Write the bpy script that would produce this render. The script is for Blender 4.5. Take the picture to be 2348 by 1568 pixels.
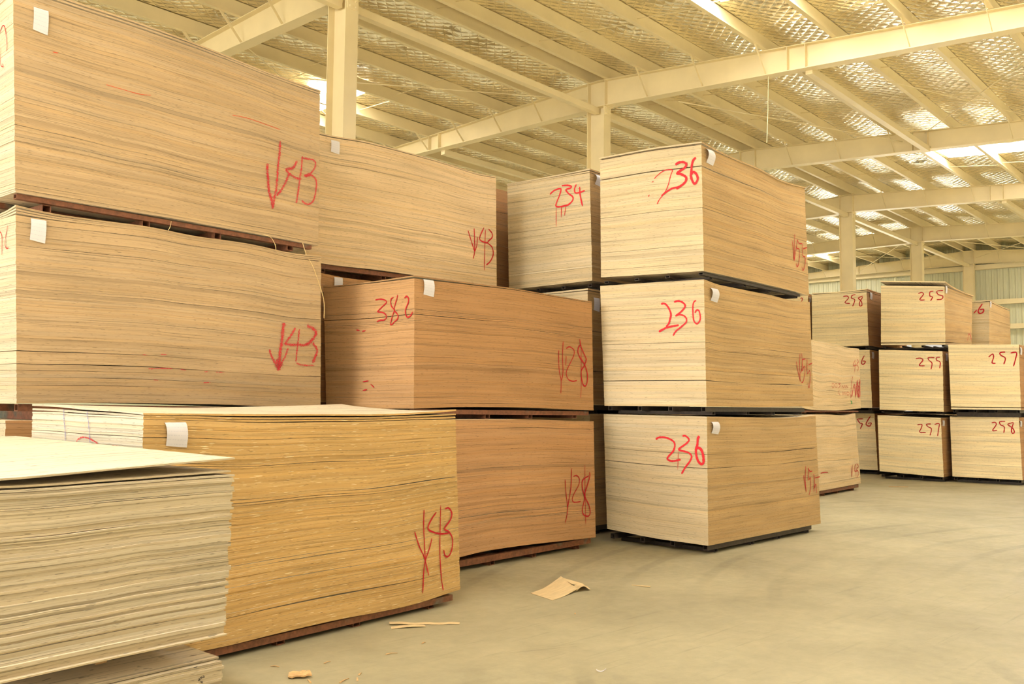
import bpy, bmesh, math, random
import numpy as np
from mathutils import Vector, Matrix, Euler

for o in list(bpy.data.objects):
    bpy.data.objects.remove(o)
SC = bpy.context.scene
COL = SC.collection
random.seed(7)
RNG = np.random.default_rng(11)

# ------------------------------------------------------------------ camera
F_PX, PITCH, ROLL, YAW, CAM_H = (2147.402785, 0.066074, 0.011163, 0.712896, 1.420396)
cd = bpy.data.cameras.new('camera')
cd.sensor_width = 36.0
cd.lens = F_PX * 36.0 / 2348.0
cd.clip_start = 0.05
cd.clip_end = 400
cam = bpy.data.objects.new('camera', cd)
COL.objects.link(cam)
fw = Vector((math.cos(PITCH) * math.cos(YAW), math.cos(PITCH) * math.sin(YAW), math.sin(PITCH)))
rt = Vector((math.sin(YAW), -math.cos(YAW), 0))
up = rt.cross(fw)
r2 = math.cos(ROLL) * rt + math.sin(ROLL) * up
u2 = -math.sin(ROLL) * rt + math.cos(ROLL) * up
cam.matrix_world = Matrix(((r2.x, u2.x, -fw.x, 0), (r2.y, u2.y, -fw.y, 0), (r2.z, u2.z, -fw.z, CAM_H), (0, 0, 0, 1)))
SC.camera = cam

# ------------------------------------------------------------------ light and exposure
SC.view_settings.view_transform = 'Standard'
SC.view_settings.look = 'None'
SC.view_settings.exposure = -0.20
SC.view_settings.gamma = 1.0
SC.view_settings.use_curve_mapping = False
world = bpy.data.worlds.new('daylight')
SC.world = world
world.use_nodes = True
bg = world.node_tree.nodes['Background']
bg.inputs[0].default_value = (1.0, 0.93, 0.80, 1)          # hazy daylight through the open sides of the shed
bg.inputs[1].default_value = 0.9
SKYLIGHT_STRENGTH = 31.0
# lamp of the open loading door behind the photographer
def area(name, loc, target, sx, sy, power, color):
    l = bpy.data.lights.new(name, 'AREA')
    l.shape = 'RECTANGLE'; l.size = sx; l.size_y = sy; l.energy = power; l.color = color
    o = bpy.data.objects.new(name, l); COL.objects.link(o)
    o.location = loc
    o.rotation_euler = (Vector(target) - Vector(loc)).to_track_quat('-Z', 'Y').to_euler()
    return o
area('door_daylight', (-24.0, 2.0, 3.8), (8, 4.5, 2.5), 12.0, 6.0, 7000, (1.0, 0.94, 0.82))
# sunshine through the open right-hand side: a sunlit strip of floor out of view throws light up to the roof
sl = bpy.data.lights.new('sun', 'SUN'); sl.energy = 60.0; sl.angle = 0.01; sl.color = (1.0, 0.96, 0.88)
so = bpy.data.objects.new('sun', sl); COL.objects.link(so)
so.rotation_euler = Vector((0.15, math.cos(math.radians(42)), -math.sin(math.radians(42)))).to_track_quat('-Z', 'Y').to_euler()

# ------------------------------------------------------------------ helpers
def link(name, me, mat=None, parent=None, loc=None):
    o = bpy.data.objects.new(name, me)
    COL.objects.link(o)
    if mat is not None and me is not None and len(me.materials) == 0:
        me.materials.append(mat)
    if parent is not None:
        o.parent = parent
    if loc is not None:
        o.location = loc
    return o

def tag(o, label=None, cat=None, group=None, kind=None):
    if label: o['label'] = label
    if cat: o['category'] = cat
    if group: o['group'] = group
    if kind: o['kind'] = kind
    return o

def empty(name, loc):
    o = bpy.data.objects.new(name, None)
    COL.objects.link(o)
    o.empty_display_size = 0.2
    o.location = loc
    return o

def mesh(name, verts, faces, smooth=False):
    me = bpy.data.meshes.new(name)
    me.from_pydata([tuple(v) for v in verts], [], faces)
    me.update()
    if smooth:
        me.polygons.foreach_set('use_smooth', [True] * len(me.polygons))
    return me

class MB:
    """collects boxes, bars and tubes for ONE mesh"""
    def __init__(s): s.v = []; s.f = []
    def hexa(s, p):          # 8 points: bottom 4 (ccw), top 4
        b = len(s.v); s.v += [tuple(q) for q in p]
        for f in ((3, 2, 1, 0), (4, 5, 6, 7), (0, 1, 5, 4), (1, 2, 6, 5), (2, 3, 7, 6), (3, 0, 4, 7)):
            s.f.append(tuple(b + i for i in f))
        return s
    def box(s, x0, x1, y0, y1, z0, z1):
        return s.hexa([(x0, y0, z0), (x1, y0, z0), (x1, y1, z0), (x0, y1, z0), (x0, y0, z1), (x1, y0, z1), (x1, y1, z1), (x0, y1, z1)])
    def bar(s, a, b, w, h, upv=(0, 0, 1)):
        a, b = Vector(a), Vector(b); d = (b - a).normalized(); sd = d.cross(Vector(upv)).normalized() * w / 2
        uu = sd.cross(d).normalized() * h / 2
        return s.hexa([a - sd - uu, a + sd - uu, b + sd - uu, b - sd - uu, a - sd + uu, a + sd + uu, b + sd + uu, b - sd + uu])
    def tube(s, pts, r, n=6):
        b = len(s.v); pts = [Vector(q) for q in pts]
        for i, q in enumerate(pts):
            d = (pts[min(i + 1, len(pts) - 1)] - pts[max(i - 1, 0)]).normalized()
            a = d.cross(Vector((0.31, 0.22, 0.92))).normalized(); c = d.cross(a)
            for k in range(n):
                t = 2 * math.pi * k / n
                s.v.append(tuple(q + a * (r * math.cos(t)) + c * (r * math.sin(t))))
        for i in range(len(pts) - 1):
            for k in range(n):
                s.f.append((b + i * n + k, b + i * n + (k + 1) % n, b + (i + 1) * n + (k + 1) % n, b + (i + 1) * n + k))
        s.f.append(tuple(b + k for k in range(n))[::-1]); s.f.append(tuple(b + (len(pts) - 1) * n + k for k in range(n)))
        return s
    def build(s, name, mat, parent=None, off=(0, 0, 0)):
        o = Vector(off)
        return link(name, mesh(name, [Vector(q) - o for q in s.v], s.f), mat, parent)

# ------------------------------------------------------------------ materials
def new_mat(name):
    m = bpy.data.materials.new(name); m.use_nodes = True
    nt = m.node_tree
    return m, nt, nt.nodes['Principled BSDF']

def N(nt, t, **kw):
    n = nt.nodes.new(t)
    for k, v in kw.items():
        if k.startswith('i_'):
            n.inputs[k[2:].replace('_', ' ')].default_value = v
        else:
            setattr(n, k, v)
    return n

def noise(nt, vec, scale, detail=2, rough=0.5, xyz=None):
    if xyz is not None:
        mp = N(nt, 'ShaderNodeMapping'); mp.inputs['Scale'].default_value = xyz
        nt.links.new(vec, mp.inputs['Vector']); vec = mp.outputs[0]
    n = N(nt, 'ShaderNodeTexNoise'); n.inputs['Scale'].default_value = scale
    n.inputs['Detail'].default_value = detail; n.inputs['Roughness'].default_value = rough
    nt.links.new(vec, n.inputs['Vector'])
    return n.outputs['Fac']

def ramp(nt, fac, stops):
    r = N(nt, 'ShaderNodeValToRGB')
    while len(r.color_ramp.elements) < len(stops): r.color_ramp.elements.new(0.5)
    for e, (p, c) in zip(r.color_ramp.elements, stops):
        e.position = p
        e.color = (c, c, c, 1) if not isinstance(c, tuple) else (*c, 1)
    nt.links.new(fac, r.inputs[0])
    return r.outputs[0]

def mix(nt, a, b, fac=1.0, mode='MULTIPLY'):
    m = N(nt, 'ShaderNodeMix', data_type='RGBA', blend_type=mode)
    for s, v in ((m.inputs[6], a), (m.inputs[7], b), (m.inputs[0], fac)):
        if isinstance(v, bpy.types.NodeSocket): nt.links.new(v, s)
        elif isinstance(v, tuple): s.default_value = (*v, 1)
        else: s.default_value = v
    return m.outputs[2]

def bump(nt, bsdf, h, strength, dist):
    b = N(nt, 'ShaderNodeBump'); b.inputs['Strength'].default_value = strength; b.inputs['Distance'].default_value = dist
    nt.links.new(h, b.inputs['Height']); nt.links.new(b.outputs[0], bsdf.inputs['Normal'])

def veneer_material():
    m, nt, b = new_mat('veneer_edges')
    at = N(nt, 'ShaderNodeAttribute', attribute_name='base')
    uv = N(nt, 'ShaderNodeUVMap').outputs[0]
    c = at.outputs['Color']
    c = mix(nt, c, ramp(nt, noise(nt, uv, 1.0, 3, 0.65, (0.9, 330, 1)), [(0.25, 0.80), (0.5, 1.0), (0.75, 1.12)]))
    c = mix(nt, c, ramp(nt, noise(nt, uv, 1.0, 1, 0.5, (1.3, 190, 1)), [(0.0, 1.0), (0.60, 1.0), (0.66, 0.58), (1.0, 0.45)]), 0.8)
    c = mix(nt, c, ramp(nt, noise(nt, uv, 1.0, 1, 0.5, (17, 230, 1)), [(0.0, 1.0), (0.665, 1.0), (0.71, 0.42), (1.0, 0.35)]), 0.85)
    c = mix(nt, c, ramp(nt, noise(nt, uv, 1.0, 2, 0.5, (1.1, 5, 1)), [(0.3, 0.92), (0.7, 1.07)]))
    sl = N(nt, 'ShaderNodeMath', operation='MULTIPLY')
    nt.links.new(ramp(nt, noise(nt, uv, 1.0, 1, 0.5, (9, 260, 7)), [(0.0, 0.0), (0.695, 0.0), (0.72, 1.0), (1.0, 1.0)]), sl.inputs[0])
    nt.links.new(at.outputs['Alpha'], sl.inputs[1])
    c = mix(nt, c, (0.93, 0.80, 0.52), sl.outputs[0], 'MIX')
    nt.links.new(c, b.inputs['Base Color'])
    b.inputs['Roughness'].default_value = 0.72
    b.inputs['Specular IOR Level'].default_value = 0.15
    return m

def plain(name, col, rough=0.6, metal=0.0, var=0.12, scale=3.0, spec=0.3):
    m, nt, b = new_mat(name)
    tc = N(nt, 'ShaderNodeTexCoord').outputs['Object']
    c = mix(nt, col, ramp(nt, noise(nt, tc, scale, 4, 0.6), [(0.3, 1 - var), (0.7, 1 + var * 0.6)]))
    nt.links.new(c, b.inputs['Base Color'])
    b.inputs['Roughness'].default_value = rough; b.inputs['Metallic'].default_value = metal
    b.inputs['Specular IOR Level'].default_value = spec
    return m

def rusty(name, col, col2):
    m, nt, b = new_mat(name)
    tc = N(nt, 'ShaderNodeTexCoord').outputs['Object']
    c = mix(nt, col, col2, ramp(nt, noise(nt, tc, 2.3, 3, 0.6), [(0.60, 0.0), (0.68, 1.0)]), 'MIX')
    c = mix(nt, c, ramp(nt, noise(nt, tc, 30, 3, 0.7), [(0.3, 0.6), (0.7, 1.25)]))
    nt.links.new(c, b.inputs['Base Color'])
    b.inputs['Roughness'].default_value = 0.6
    return m

def paint_mark(name, col, dens, edge=.12):
    """dry, broken crayon or spray: patches where the wood shows through"""
    m, nt, b = new_mat(name)
    b.inputs['Base Color'].default_value = (*col, 1); b.inputs['Roughness'].default_value = 0.7
    b.inputs['Specular IOR Level'].default_value = 0.1
    tc = N(nt, 'ShaderNodeTexCoord').outputs['Object']
    h = noise(nt, tc, 1.0, 4, 0.75, (110, 110, 260))
    uv = N(nt, 'ShaderNodeUVMap').outputs[0]
    sp = N(nt, 'ShaderNodeSeparateXYZ'); nt.links.new(uv, sp.inputs[0])
    # solid in the middle of the stroke, crumbling towards its edges
    e1 = N(nt, 'ShaderNodeMath', operation='MULTIPLY_ADD'); nt.links.new(sp.outputs[1], e1.inputs[0]); e1.inputs[1].default_value = 2.0; e1.inputs[2].default_value = -1.0
    e2 = N(nt, 'ShaderNodeMath', operation='ABSOLUTE'); nt.links.new(e1.outputs[0], e2.inputs[0])
    e3 = N(nt, 'ShaderNodeMath', operation='POWER'); nt.links.new(e2.outputs[0], e3.inputs[0]); e3.inputs[1].default_value = 2.0
    e4 = N(nt, 'ShaderNodeMath', operation='MULTIPLY_ADD'); nt.links.new(e3.outputs[0], e4.inputs[0]); e4.inputs[1].default_value = edge; nt.links.new(h, e4.inputs[2])
    nt.links.new(ramp(nt, e4.outputs[0], [(dens, 1.0), (dens + 0.09, 0.0)]), b.inputs['Alpha'])
    return m

M = {}
M['veneer'] = veneer_material()
M['steel_cream'] = plain('cream_painted_steel', (0.80, 0.68, 0.42), 0.42, 0, 0.08, 1.2, 0.45)
M['rust_red'] = rusty('rusty_red_steel', (0.20, 0.075, 0.036), (0.11, 0.12, 0.09))
M['dark_steel'] = rusty('dark_steel', (0.045, 0.032, 0.024), (0.07, 0.05, 0.04))
M['paper'] = None
M['crayon'] = paint_mark('red_crayon', (0.56, 0.035, 0.05), 0.51, 0.34)
M['chalk'] = paint_mark('dark_red_chalk', (0.45, 0.020, 0.028), 0.66, 0.15)
M['spray'] = paint_mark('bright_red_paint', (0.72, 0.04, 0.055), 0.66, 0.15)
M['red stain'] = paint_mark('red_stain', (0.60, 0.10, 0.04), 0.60)
M['ink'] = paint_mark('purple_ink', (0.11, 0.11, 0.42), 0.53)
M['tar'] = paint_mark('black_smudge', (0.03, 0.028, 0.03), 0.50, 0.30)
M['green ink'] = paint_mark('green_ink', (0.08, 0.30, 0.10), 0.66)
M['strand'] = plain('straw_plastic_strand', (0.80, 0.58, 0.28), 0.4)
M['chip'] = plain('raw_wood_chip', (0.66, 0.42, 0.20), 0.7, 0, 0.25, 30)
M['veneer_face'] = None

def paper_material():
    m, nt, b = new_mat('tag_paper')
    uv = N(nt, 'ShaderNodeUVMap').outputs[0]
    sp = N(nt, 'ShaderNodeSeparateXYZ'); nt.links.new(uv, sp.inputs[0])
    w = N(nt, 'ShaderNodeMath', operation='MULTIPLY'); nt.links.new(sp.outputs[1], w.inputs[0]); w.inputs[1].default_value = 7.0
    fr = N(nt, 'ShaderNodeMath', operation='FRACT'); nt.links.new(w.outputs[0], fr.inputs[0])
    row = ramp(nt, fr.outputs[0], [(0.0, 0.0), (0.40, 0.0), (0.46, 1.0), (0.56, 1.0), (0.62, 0.0)])
    dash = ramp(nt, noise(nt, uv, 1.0, 2, 0.6, (26, 14, 1)), [(0.50, 0.0), (0.56, 1.0)])
    k = N(nt, 'ShaderNodeMath', operation='MULTIPLY'); nt.links.new(row, k.inputs[0]); nt.links.new(dash, k.inputs[1])
    k2 = N(nt, 'ShaderNodeMath', operation='MULTIPLY'); nt.links.new(k.outputs[0], k2.inputs[0]); k2.inputs[1].default_value = 0.45
    c = mix(nt, (0.66, 0.63, 0.66), (0.22, 0.24, 0.40), k2.outputs[0], 'MIX')
    nt.links.new(c, b.inputs['Base Color']); b.inputs['Roughness'].default_value = 0.6
    return m
M['paper'] = paper_material()

def face_material():
    m, nt, b = new_mat('veneer_face')
    tc = N(nt, 'ShaderNodeTexCoord').outputs['Object']
    c = mix(nt, (0.72, 0.55, 0.31), ramp(nt, noise(nt, tc, 1.0, 4, 0.6, (6, 40, 10)), [(0.3, 0.85), (0.7, 1.1)]))
    nt.links.new(c, b.inputs['Base Color']); b.inputs['Roughness'].default_value = 0.65
    return m
M['veneer_face'] = face_material()

def floor_material():
    m, nt, b = new_mat('worn_concrete')
    tc = N(nt, 'ShaderNodeTexCoord').outputs['Object']
    c = mix(nt, (0.415, 0.37, 0.24), ramp(nt, noise(nt, tc, 0.7, 5, 0.6), [(0.3, 0.80), (0.7, 1.12)]))
    c = mix(nt, c, ramp(nt, noise(nt, tc, 9, 5, 0.7), [(0.3, 0.90), (0.7, 1.06)]))
    # scuffs: fine scratches in two directions, gathered in patches
    rot = N(nt, 'ShaderNodeMapping'); rot.inputs['Rotation'].default_value = (0, 0, 0.06); nt.links.new(tc, rot.inputs[0])
    s1 = ramp(nt, noise(nt, rot.outputs[0], 1.0, 3, 0.65, (1.2, 26, 1)), [(0.58, 1.0), (0.70, 0.80)])
    rot2 = N(nt, 'ShaderNodeMapping'); rot2.inputs['Rotation'].default_value = (0, 0, 0.45); nt.links.new(tc, rot2.inputs[0])
    s2 = ramp(nt, noise(nt, rot2.outputs[0], 1.0, 3, 0.65, (1.0, 34, 1)), [(0.62, 1.0), (0.70, 0.84)])
    patch = ramp(nt, noise(nt, tc, 0.45, 2, 0.5), [(0.42, 0.15), (0.62, 1.0)])
    c = mix(nt, c, mix(nt, s1, s2), patch)
    # tyre marks: curved dark bands
    wv = N(nt, 'ShaderNodeTexWave', wave_type='RINGS', rings_direction='Z'); wv.inputs['Scale'].default_value = 0.55
    wv.inputs['Distortion'].default_value = 1.2; wv.inputs['Detail'].default_value = 2
    mp = N(nt, 'ShaderNodeMapping'); mp.inputs['Location'].default_value = (-9.5, 4.0, 0); nt.links.new(tc, mp.inputs[0]); nt.links.new(mp.outputs[0], wv.inputs[0])
    t = mix(nt, ramp(nt, wv.outputs[1], [(0.88, 1.0), (0.97, 0.82)]), ramp(nt, noise(nt, tc, 14, 3, 0.7), [(0.4, 1.0), (0.6, 0.9)]))
    c = mix(nt, c, t, ramp(nt, noise(nt, tc, 0.3, 1, 0.5), [(0.45, 0.0), (0.58, 0.9)]))
    nt.links.new(c, b.inputs['Base Color'])
    r = ramp(nt, noise(nt, tc, 2.0, 4, 0.6), [(0.3, 0.42), (0.7, 0.62)])
    nt.links.new(r, b.inputs['Roughness'])
    b.inputs['Specular IOR Level'].default_value = 0.35
    bump(nt, b, noise(nt, tc, 40, 4, 0.6), 0.05, 0.01)
    return m
M['floor'] = floor_material()

def foil_material():
    m, nt, b = new_mat('insulation_foil')
    tc = N(nt, 'ShaderNodeTexCoord').outputs['Object']
    sp = N(nt, 'ShaderNodeSeparateXYZ'); nt.links.new(tc, sp.inputs[0])
    def lin(a, c2):
        x = N(nt, 'ShaderNodeMath', operation='MULTIPLY'); nt.links.new(sp.outputs[0], x.inputs[0]); x.inputs[1].default_value = a
        y = N(nt, 'ShaderNodeMath', operation='MULTIPLY_ADD'); nt.links.new(sp.outputs[1], y.inputs[0]); y.inputs[1].default_value = c2; nt.links.new(x.outputs[0], y.inputs[2])
        s = N(nt, 'ShaderNodeMath', operation='SINE'); nt.links.new(y.outputs[0], s.inputs[0])
        ab = N(nt, 'ShaderNodeMath', operation='ABSOLUTE'); nt.links.new(s.outputs[0], ab.inputs[0])
        return ab.outputs[0]
    a1 = lin(math.pi / 0.21, math.pi / 0.19); a2 = lin(math.pi / 0.21, -math.pi / 0.19)
    mn = N(nt, 'ShaderNodeMath', operation='MULTIPLY'); nt.links.new(a1, mn.inputs[0]); nt.links.new(a2, mn.inputs[1])
    pw = N(nt, 'ShaderNodeMath', operation='POWER'); nt.links.new(mn.outputs[0], pw.inputs[0]); pw.inputs[1].default_value = 0.6
    wr = noise(nt, tc, 1.0, 4, 0.6, (7, 13, 5))
    h = N(nt, 'ShaderNodeMath', operation='MULTIPLY_ADD'); nt.links.new(wr, h.inputs[0]); h.inputs[1].default_value = 1.3; nt.links.new(pw.outputs[0], h.inputs[2])
    bump(nt, b, h.outputs[0], 0.5, 0.024)
    # thin wire of the mesh that carries the foil
    wire = N(nt, 'ShaderNodeMath', operation='MINIMUM'); nt.links.new(a1, wire.inputs[0]); nt.links.new(a2, wire.inputs[1])
    wc = ramp(nt, wire.outputs[0], [(0.0, 0.55), (0.05, 0.6), (0.09, 1.0)])
    c = mix(nt, (0.96, 0.91, 0.76), wc, 0.6)
    nt.links.new(c, b.inputs['Base Color'])
    b.inputs['Metallic'].default_value = 1.0
    b.inputs['Roughness'].default_value = 0.14
    return m
M['foil'] = foil_material()

def wall_material():
    m, nt, b = new_mat('wall_sheet_metal')
    tc = N(nt, 'ShaderNodeTexCoord').outputs['Object']
    c = mix(nt, (0.60, 0.60, 0.43), ramp(nt, noise(nt, tc, 1.0, 3, 0.6, (1, 2, 0.4)), [(0.3, 0.9), (0.7, 1.06)]))
    nt.links.new(c, b.inputs['Base Color']); b.inputs['Roughness'].default_value = 0.45
    return m
M['wall'] = wall_material()

def skylight_material():
    m, nt, b = new_mat('daylit_roof_panel')
    b.inputs['Base Color'].default_value = (0.9, 0.9, 0.85, 1)
    b.inputs['Emission Color'].default_value = (1.0, 0.97, 0.90, 1)
    b.inputs['Emission Strength'].default_value = SKYLIGHT_STRENGTH
    return m
M['skylight'] = skylight_material()

# ------------------------------------------------------------------ setting
X0, X1, Y0R, Y1R = -7.0, 38.4, -9.5, 30.0
RIDGE = 9.96
def z_rafter(y): return 7.40 - (0.053 * (y - RIDGE) if y > RIDGE else 0.07 * (RIDGE - y))
def z_low(y):
    if y > RIDGE: return 6.88 - 0.010 * (y - RIDGE) if y < 17 else 6.81 - 0.04 * (y - 17)
    return 6.91 - 0.047 * (RIDGE - y)
PUR_H = 0.245
def z_foil(y): return z_rafter(y) + PUR_H + 0.012

tag(link('floor', mesh('floor', [(-12, -14, 0), (38.5, -14, 0), (38.5, 32, 0), (-12, 32, 0)], [(0, 1, 2, 3)]), M['floor']),
    'pale worn concrete floor with scuffs and tyre marks', 'floor', kind='structure')

SKY_R_X = [(-0.75, 0.15), (11.35, 12.25), (22.6, 23.5), (34.6, 35.5)]
SKY_L_X = [(10.75, 11.65), (10.75, 11.65), (22.6, 23.5), (34.6, 35.5)]
SKY_X = SKY_R_X + [SKY_L_X[1]]
tag(link('floor_outside', mesh('floor_outside', [(38.5, -6, -.02), (75, -6, -.02), (75, 45, -.02), (38.5, 45, -.02)], [(0, 1, 2, 3)]), plain('pale_yard_concrete', (0.62, 0.60, 0.54), 0.8)),  # unseen bright ground, added for the foil to mirror
    'unseen sunlit yard added outside the far doorway', 'floor', kind='structure')
SKY_START = (-9.3, 0.0, -3.3, -3.3)       # how far each right-hand strip runs down the slope
SKY_R, SKY_L = (-9.3, 6.56), (13.47, Y1R)
PUR_Y = [10.15, 9.75, 11.3, 12.35, 13.4, 14.45, 15.5, 16.6, 17.7, 18.8, 19.9, 21.0, 22.1, 23.2, 24.3, 25.4, 26.5, 27.6, 28.7,
         8.9, 7.8, 6.65, 5.5, 4.4, 3.3, 2.2, 1.1, 0.0, -1.1, -2.2, -3.3, -4.4, -5.5, -6.6, -7.7, -8.8]
def build_ceiling():
    xs = sorted(set([X0, X1] + [x for s in SKY_X for x in s] + [round(x, 3) for x in np.arange(X0 + 0.3, X1, 0.3)]))
    ys = sorted(set([Y0R, Y1R, -9.3, 0.0, -3.3, SKY_R[1], SKY_L[0]] + [round(y, 3) for y in np.arange(Y0R + 0.22, Y1R, 0.22)]))
    pl = np.array(sorted(PUR_Y))
    v = []; idx = {}
    rs = np.random.default_rng(5)
    ph = rs.uniform(0, 6.28, 12)
    for i, x in enumerate(xs):
        for j, y in enumerate(ys):
            d = np.min(np.abs(pl - y))
            sag = 0.030 * min(1, d / 0.5) ** 1.2
            wob = 0.026 * math.sin(2.1 * x + ph[0] + 1.6 * math.sin(1.7 * y + ph[1])) + 0.012 * math.sin(4.3 * x + 3.1 * y + ph[2]) + 0.006 * math.sin(9 * x - 5 * y + ph[3])
            edge = any(abs(x - e) < 1e-6 for s in SKY_X for e in s)
            idx[i, j] = len(v)
            v.append((x, y, z_foil(y) - (0 if edge else sag + min(1, d / 0.4) * wob * 0.9)))
    f = []
    for i in range(len(xs) - 1):
        for j in range(len(ys) - 1):
            xm, ym = (xs[i] + xs[i + 1]) / 2, (ys[j] + ys[j + 1]) / 2
            if any(a < xm < b and s0 < ym < SKY_R[1] for (a, b), s0 in zip(SKY_R_X, SKY_START)) or (ym > SKY_L[0] and any(a < xm < b for a, b in SKY_L_X)):
                continue
            f.append((idx[i, j], idx[i, j + 1], idx[i + 1, j + 1], idx[i + 1, j]))
    return link('ceiling', mesh('ceiling', v, f, True), M['foil'])
ceiling = tag(build_ceiling(), 'silver foil roof lining held up by diamond wire mesh', 'ceiling', kind='structure')
# outer roof sheet above the foil, so that no daylight leaks through
mb = MB()
for ya, yb in ((Y0R - 0.3, RIDGE), (RIDGE, Y1R + 0.3)):
    mb.hexa([(X0 - .3, ya, z_foil(ya) + .10), (X1, ya, z_foil(ya) + .10), (X1, yb, z_foil(yb) + .10), (X0 - .3, yb, z_foil(yb) + .10),
             (X0 - .3, ya, z_foil(ya) + .13), (X1, ya, z_foil(ya) + .13), (X1, yb, z_foil(yb) + .13), (X0 - .3, yb, z_foil(yb) + .13)])
mb.build('roof_sheet', M['wall'], ceiling)
k = 0
for idx_b in (1, 2, 3, 4):
    for ya, yb, side in ((SKY_START[idx_b - 1], SKY_R[1], 'right'), (SKY_L[0], SKY_L[1], 'left')):
        if idx_b == 1 and side == 'left': continue
        a, b = (SKY_R_X if side == 'right' else SKY_L_X)[idx_b - 1]
        k += 1
        me = mesh('window', [(a, ya, z_foil(ya)), (b, ya, z_foil(ya)), (b, yb, z_foil(yb)), (a, yb, z_foil(yb)),
                             (a, ya, z_foil(ya) + .02), (b, ya, z_foil(ya) + .02), (b, yb, z_foil(yb) + .02), (a, yb, z_foil(yb) + .02)],
                  [(3, 2, 1, 0), (4, 5, 6, 7), (0, 1, 5, 4), (1, 2, 6, 5), (2, 3, 7, 6), (3, 0, 4, 7)])
        nm = {(2, 'left'): 'glaring roof light strip just left of the tall left column', (2, 'right'): 'roof light strip at the top edge, lighting one purlin',
              (3, 'right'): 'brightest long roof light strip at the right edge', (4, 'left'): 'small far roof light left of the far column'}
        tag(link('window_%d' % k, me, M['skylight']), nm.get((idx_b, side), 'translucent roof light strip number %d on the %s roof slope, out of view' % (idx_b, side)), 'window', kind='structure')

# purlins: one Z-shaped bar each
for y in PUR_Y:
    z = z_rafter(y); b = MB()
    s = 1 if y > 9.9 else -1
    b.box(X0, X1 - .2, y - .004, y + .004, z, z + PUR_H)
    b.box(X0, X1 - .2, y - .065, y - .004, z, z + .006)
    b.box(X0, X1 - .2, y - .065, y - .060, z + .006, z + .022)
    b.box(X0, X1 - .2, y + .004, y + .065, z + PUR_H - .006, z + PUR_H)
    b.build('purlin', M['steel_cream'], ceiling)

RX = [1.91 - 6.0 + 6.0 * 0] + [7.91 + 6 * i for i in range(-1, 6)]
RX = [-4.09, 1.91, 7.91, 13.91, 19.91, 25.91, 31.91, 37.91]
RNAME = {7.91: 'nearest visible roof beam, meeting the tall column at upper left', 13.91: 'long roof beam crossing the whole picture above the 236 tower',
         19.91: 'second long roof beam, running just behind the 236 tower top', 25.91: 'roof beam ending at the column above the 258 stack',
         31.91: 'roof beam ending at the column above the 255 tower', 37.91: 'farthest roof beam, along the top of the end wall',
         1.91: 'roof beam overhead in front of the picture', -4.09: 'roof beam behind the photographer'}
def rafter(x):
    root = empty('roof_beam', (x, RIDGE, 6.9))
    tag(root, RNAME[x], 'beam', 'roof beams')
    off = (x, RIDGE, 6.9)
    web, top, bot = MB(), MB(), MB()
    ylist = [Y0R, 0, RIDGE, 17, Y1R]
    for ya, yb in zip(ylist[:-1], ylist[1:]):
        a0, a1, b0, b1 = z_low(ya + 1e-6 * (ya < 17)), z_rafter(ya), z_low(yb - 1e-4), z_rafter(yb)
        if ya == RIDGE: a0 = 6.88
        def pr(m, hw, c0, c1, d0, d1):
            m.hexa([(x - hw, ya, c0), (x + hw, ya, c0), (x + hw, yb, d0), (x - hw, yb, d0), (x - hw, ya, c1), (x + hw, ya, c1), (x + hw, yb, d1), (x - hw, yb, d1)])
        pr(web, .005, a0 + .012, a1 - .012, b0 + .012, b1 - .012)
        pr(top, .10, a1 - .012, a1 - .001, b1 - .012, b1 - .001)
        pr(bot, .10, a0, a0 + .012, b0, b0 + .012)
    web.build('web', M['steel_cream'], root, off); top.build('top_flange', M['steel_cream'], root, off); bot.build('bottom_flange', M['steel_cream'], root, off)
    for y in (RIDGE - .19, RIDGE + .19, 5.95, 6.25, 14.1, 14.4, 1.95, 18.0):
        MB().box(x - .095, x + .095, y - .006, y + .006, z_low(y) + .012, z_rafter(y) - .012).build('stiffener', M['steel_cream'], root, off)
    for y in PUR_Y:
        if abs(y - RIDGE) < .3 or abs(y - 5.5) < .1 or y < -3 or y > 22: continue
        MB().bar((x - .46, y - .03, z_rafter(y) + .02), (x - .05, y - .03, z_low(y) + .015), .045, .005, (0, 1, 0)).build('fly_brace', M['steel_cream'], root, off)
    for y in PUR_Y:
        if y < -3 or y > 22: continue
        MB().box(x - .07, x + .07, y + .006, y + .012, z_rafter(y), z_rafter(y) + .17).build('purlin_cleat', M['steel_cream'], root, off)
for x in RX: rafter(x)

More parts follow.
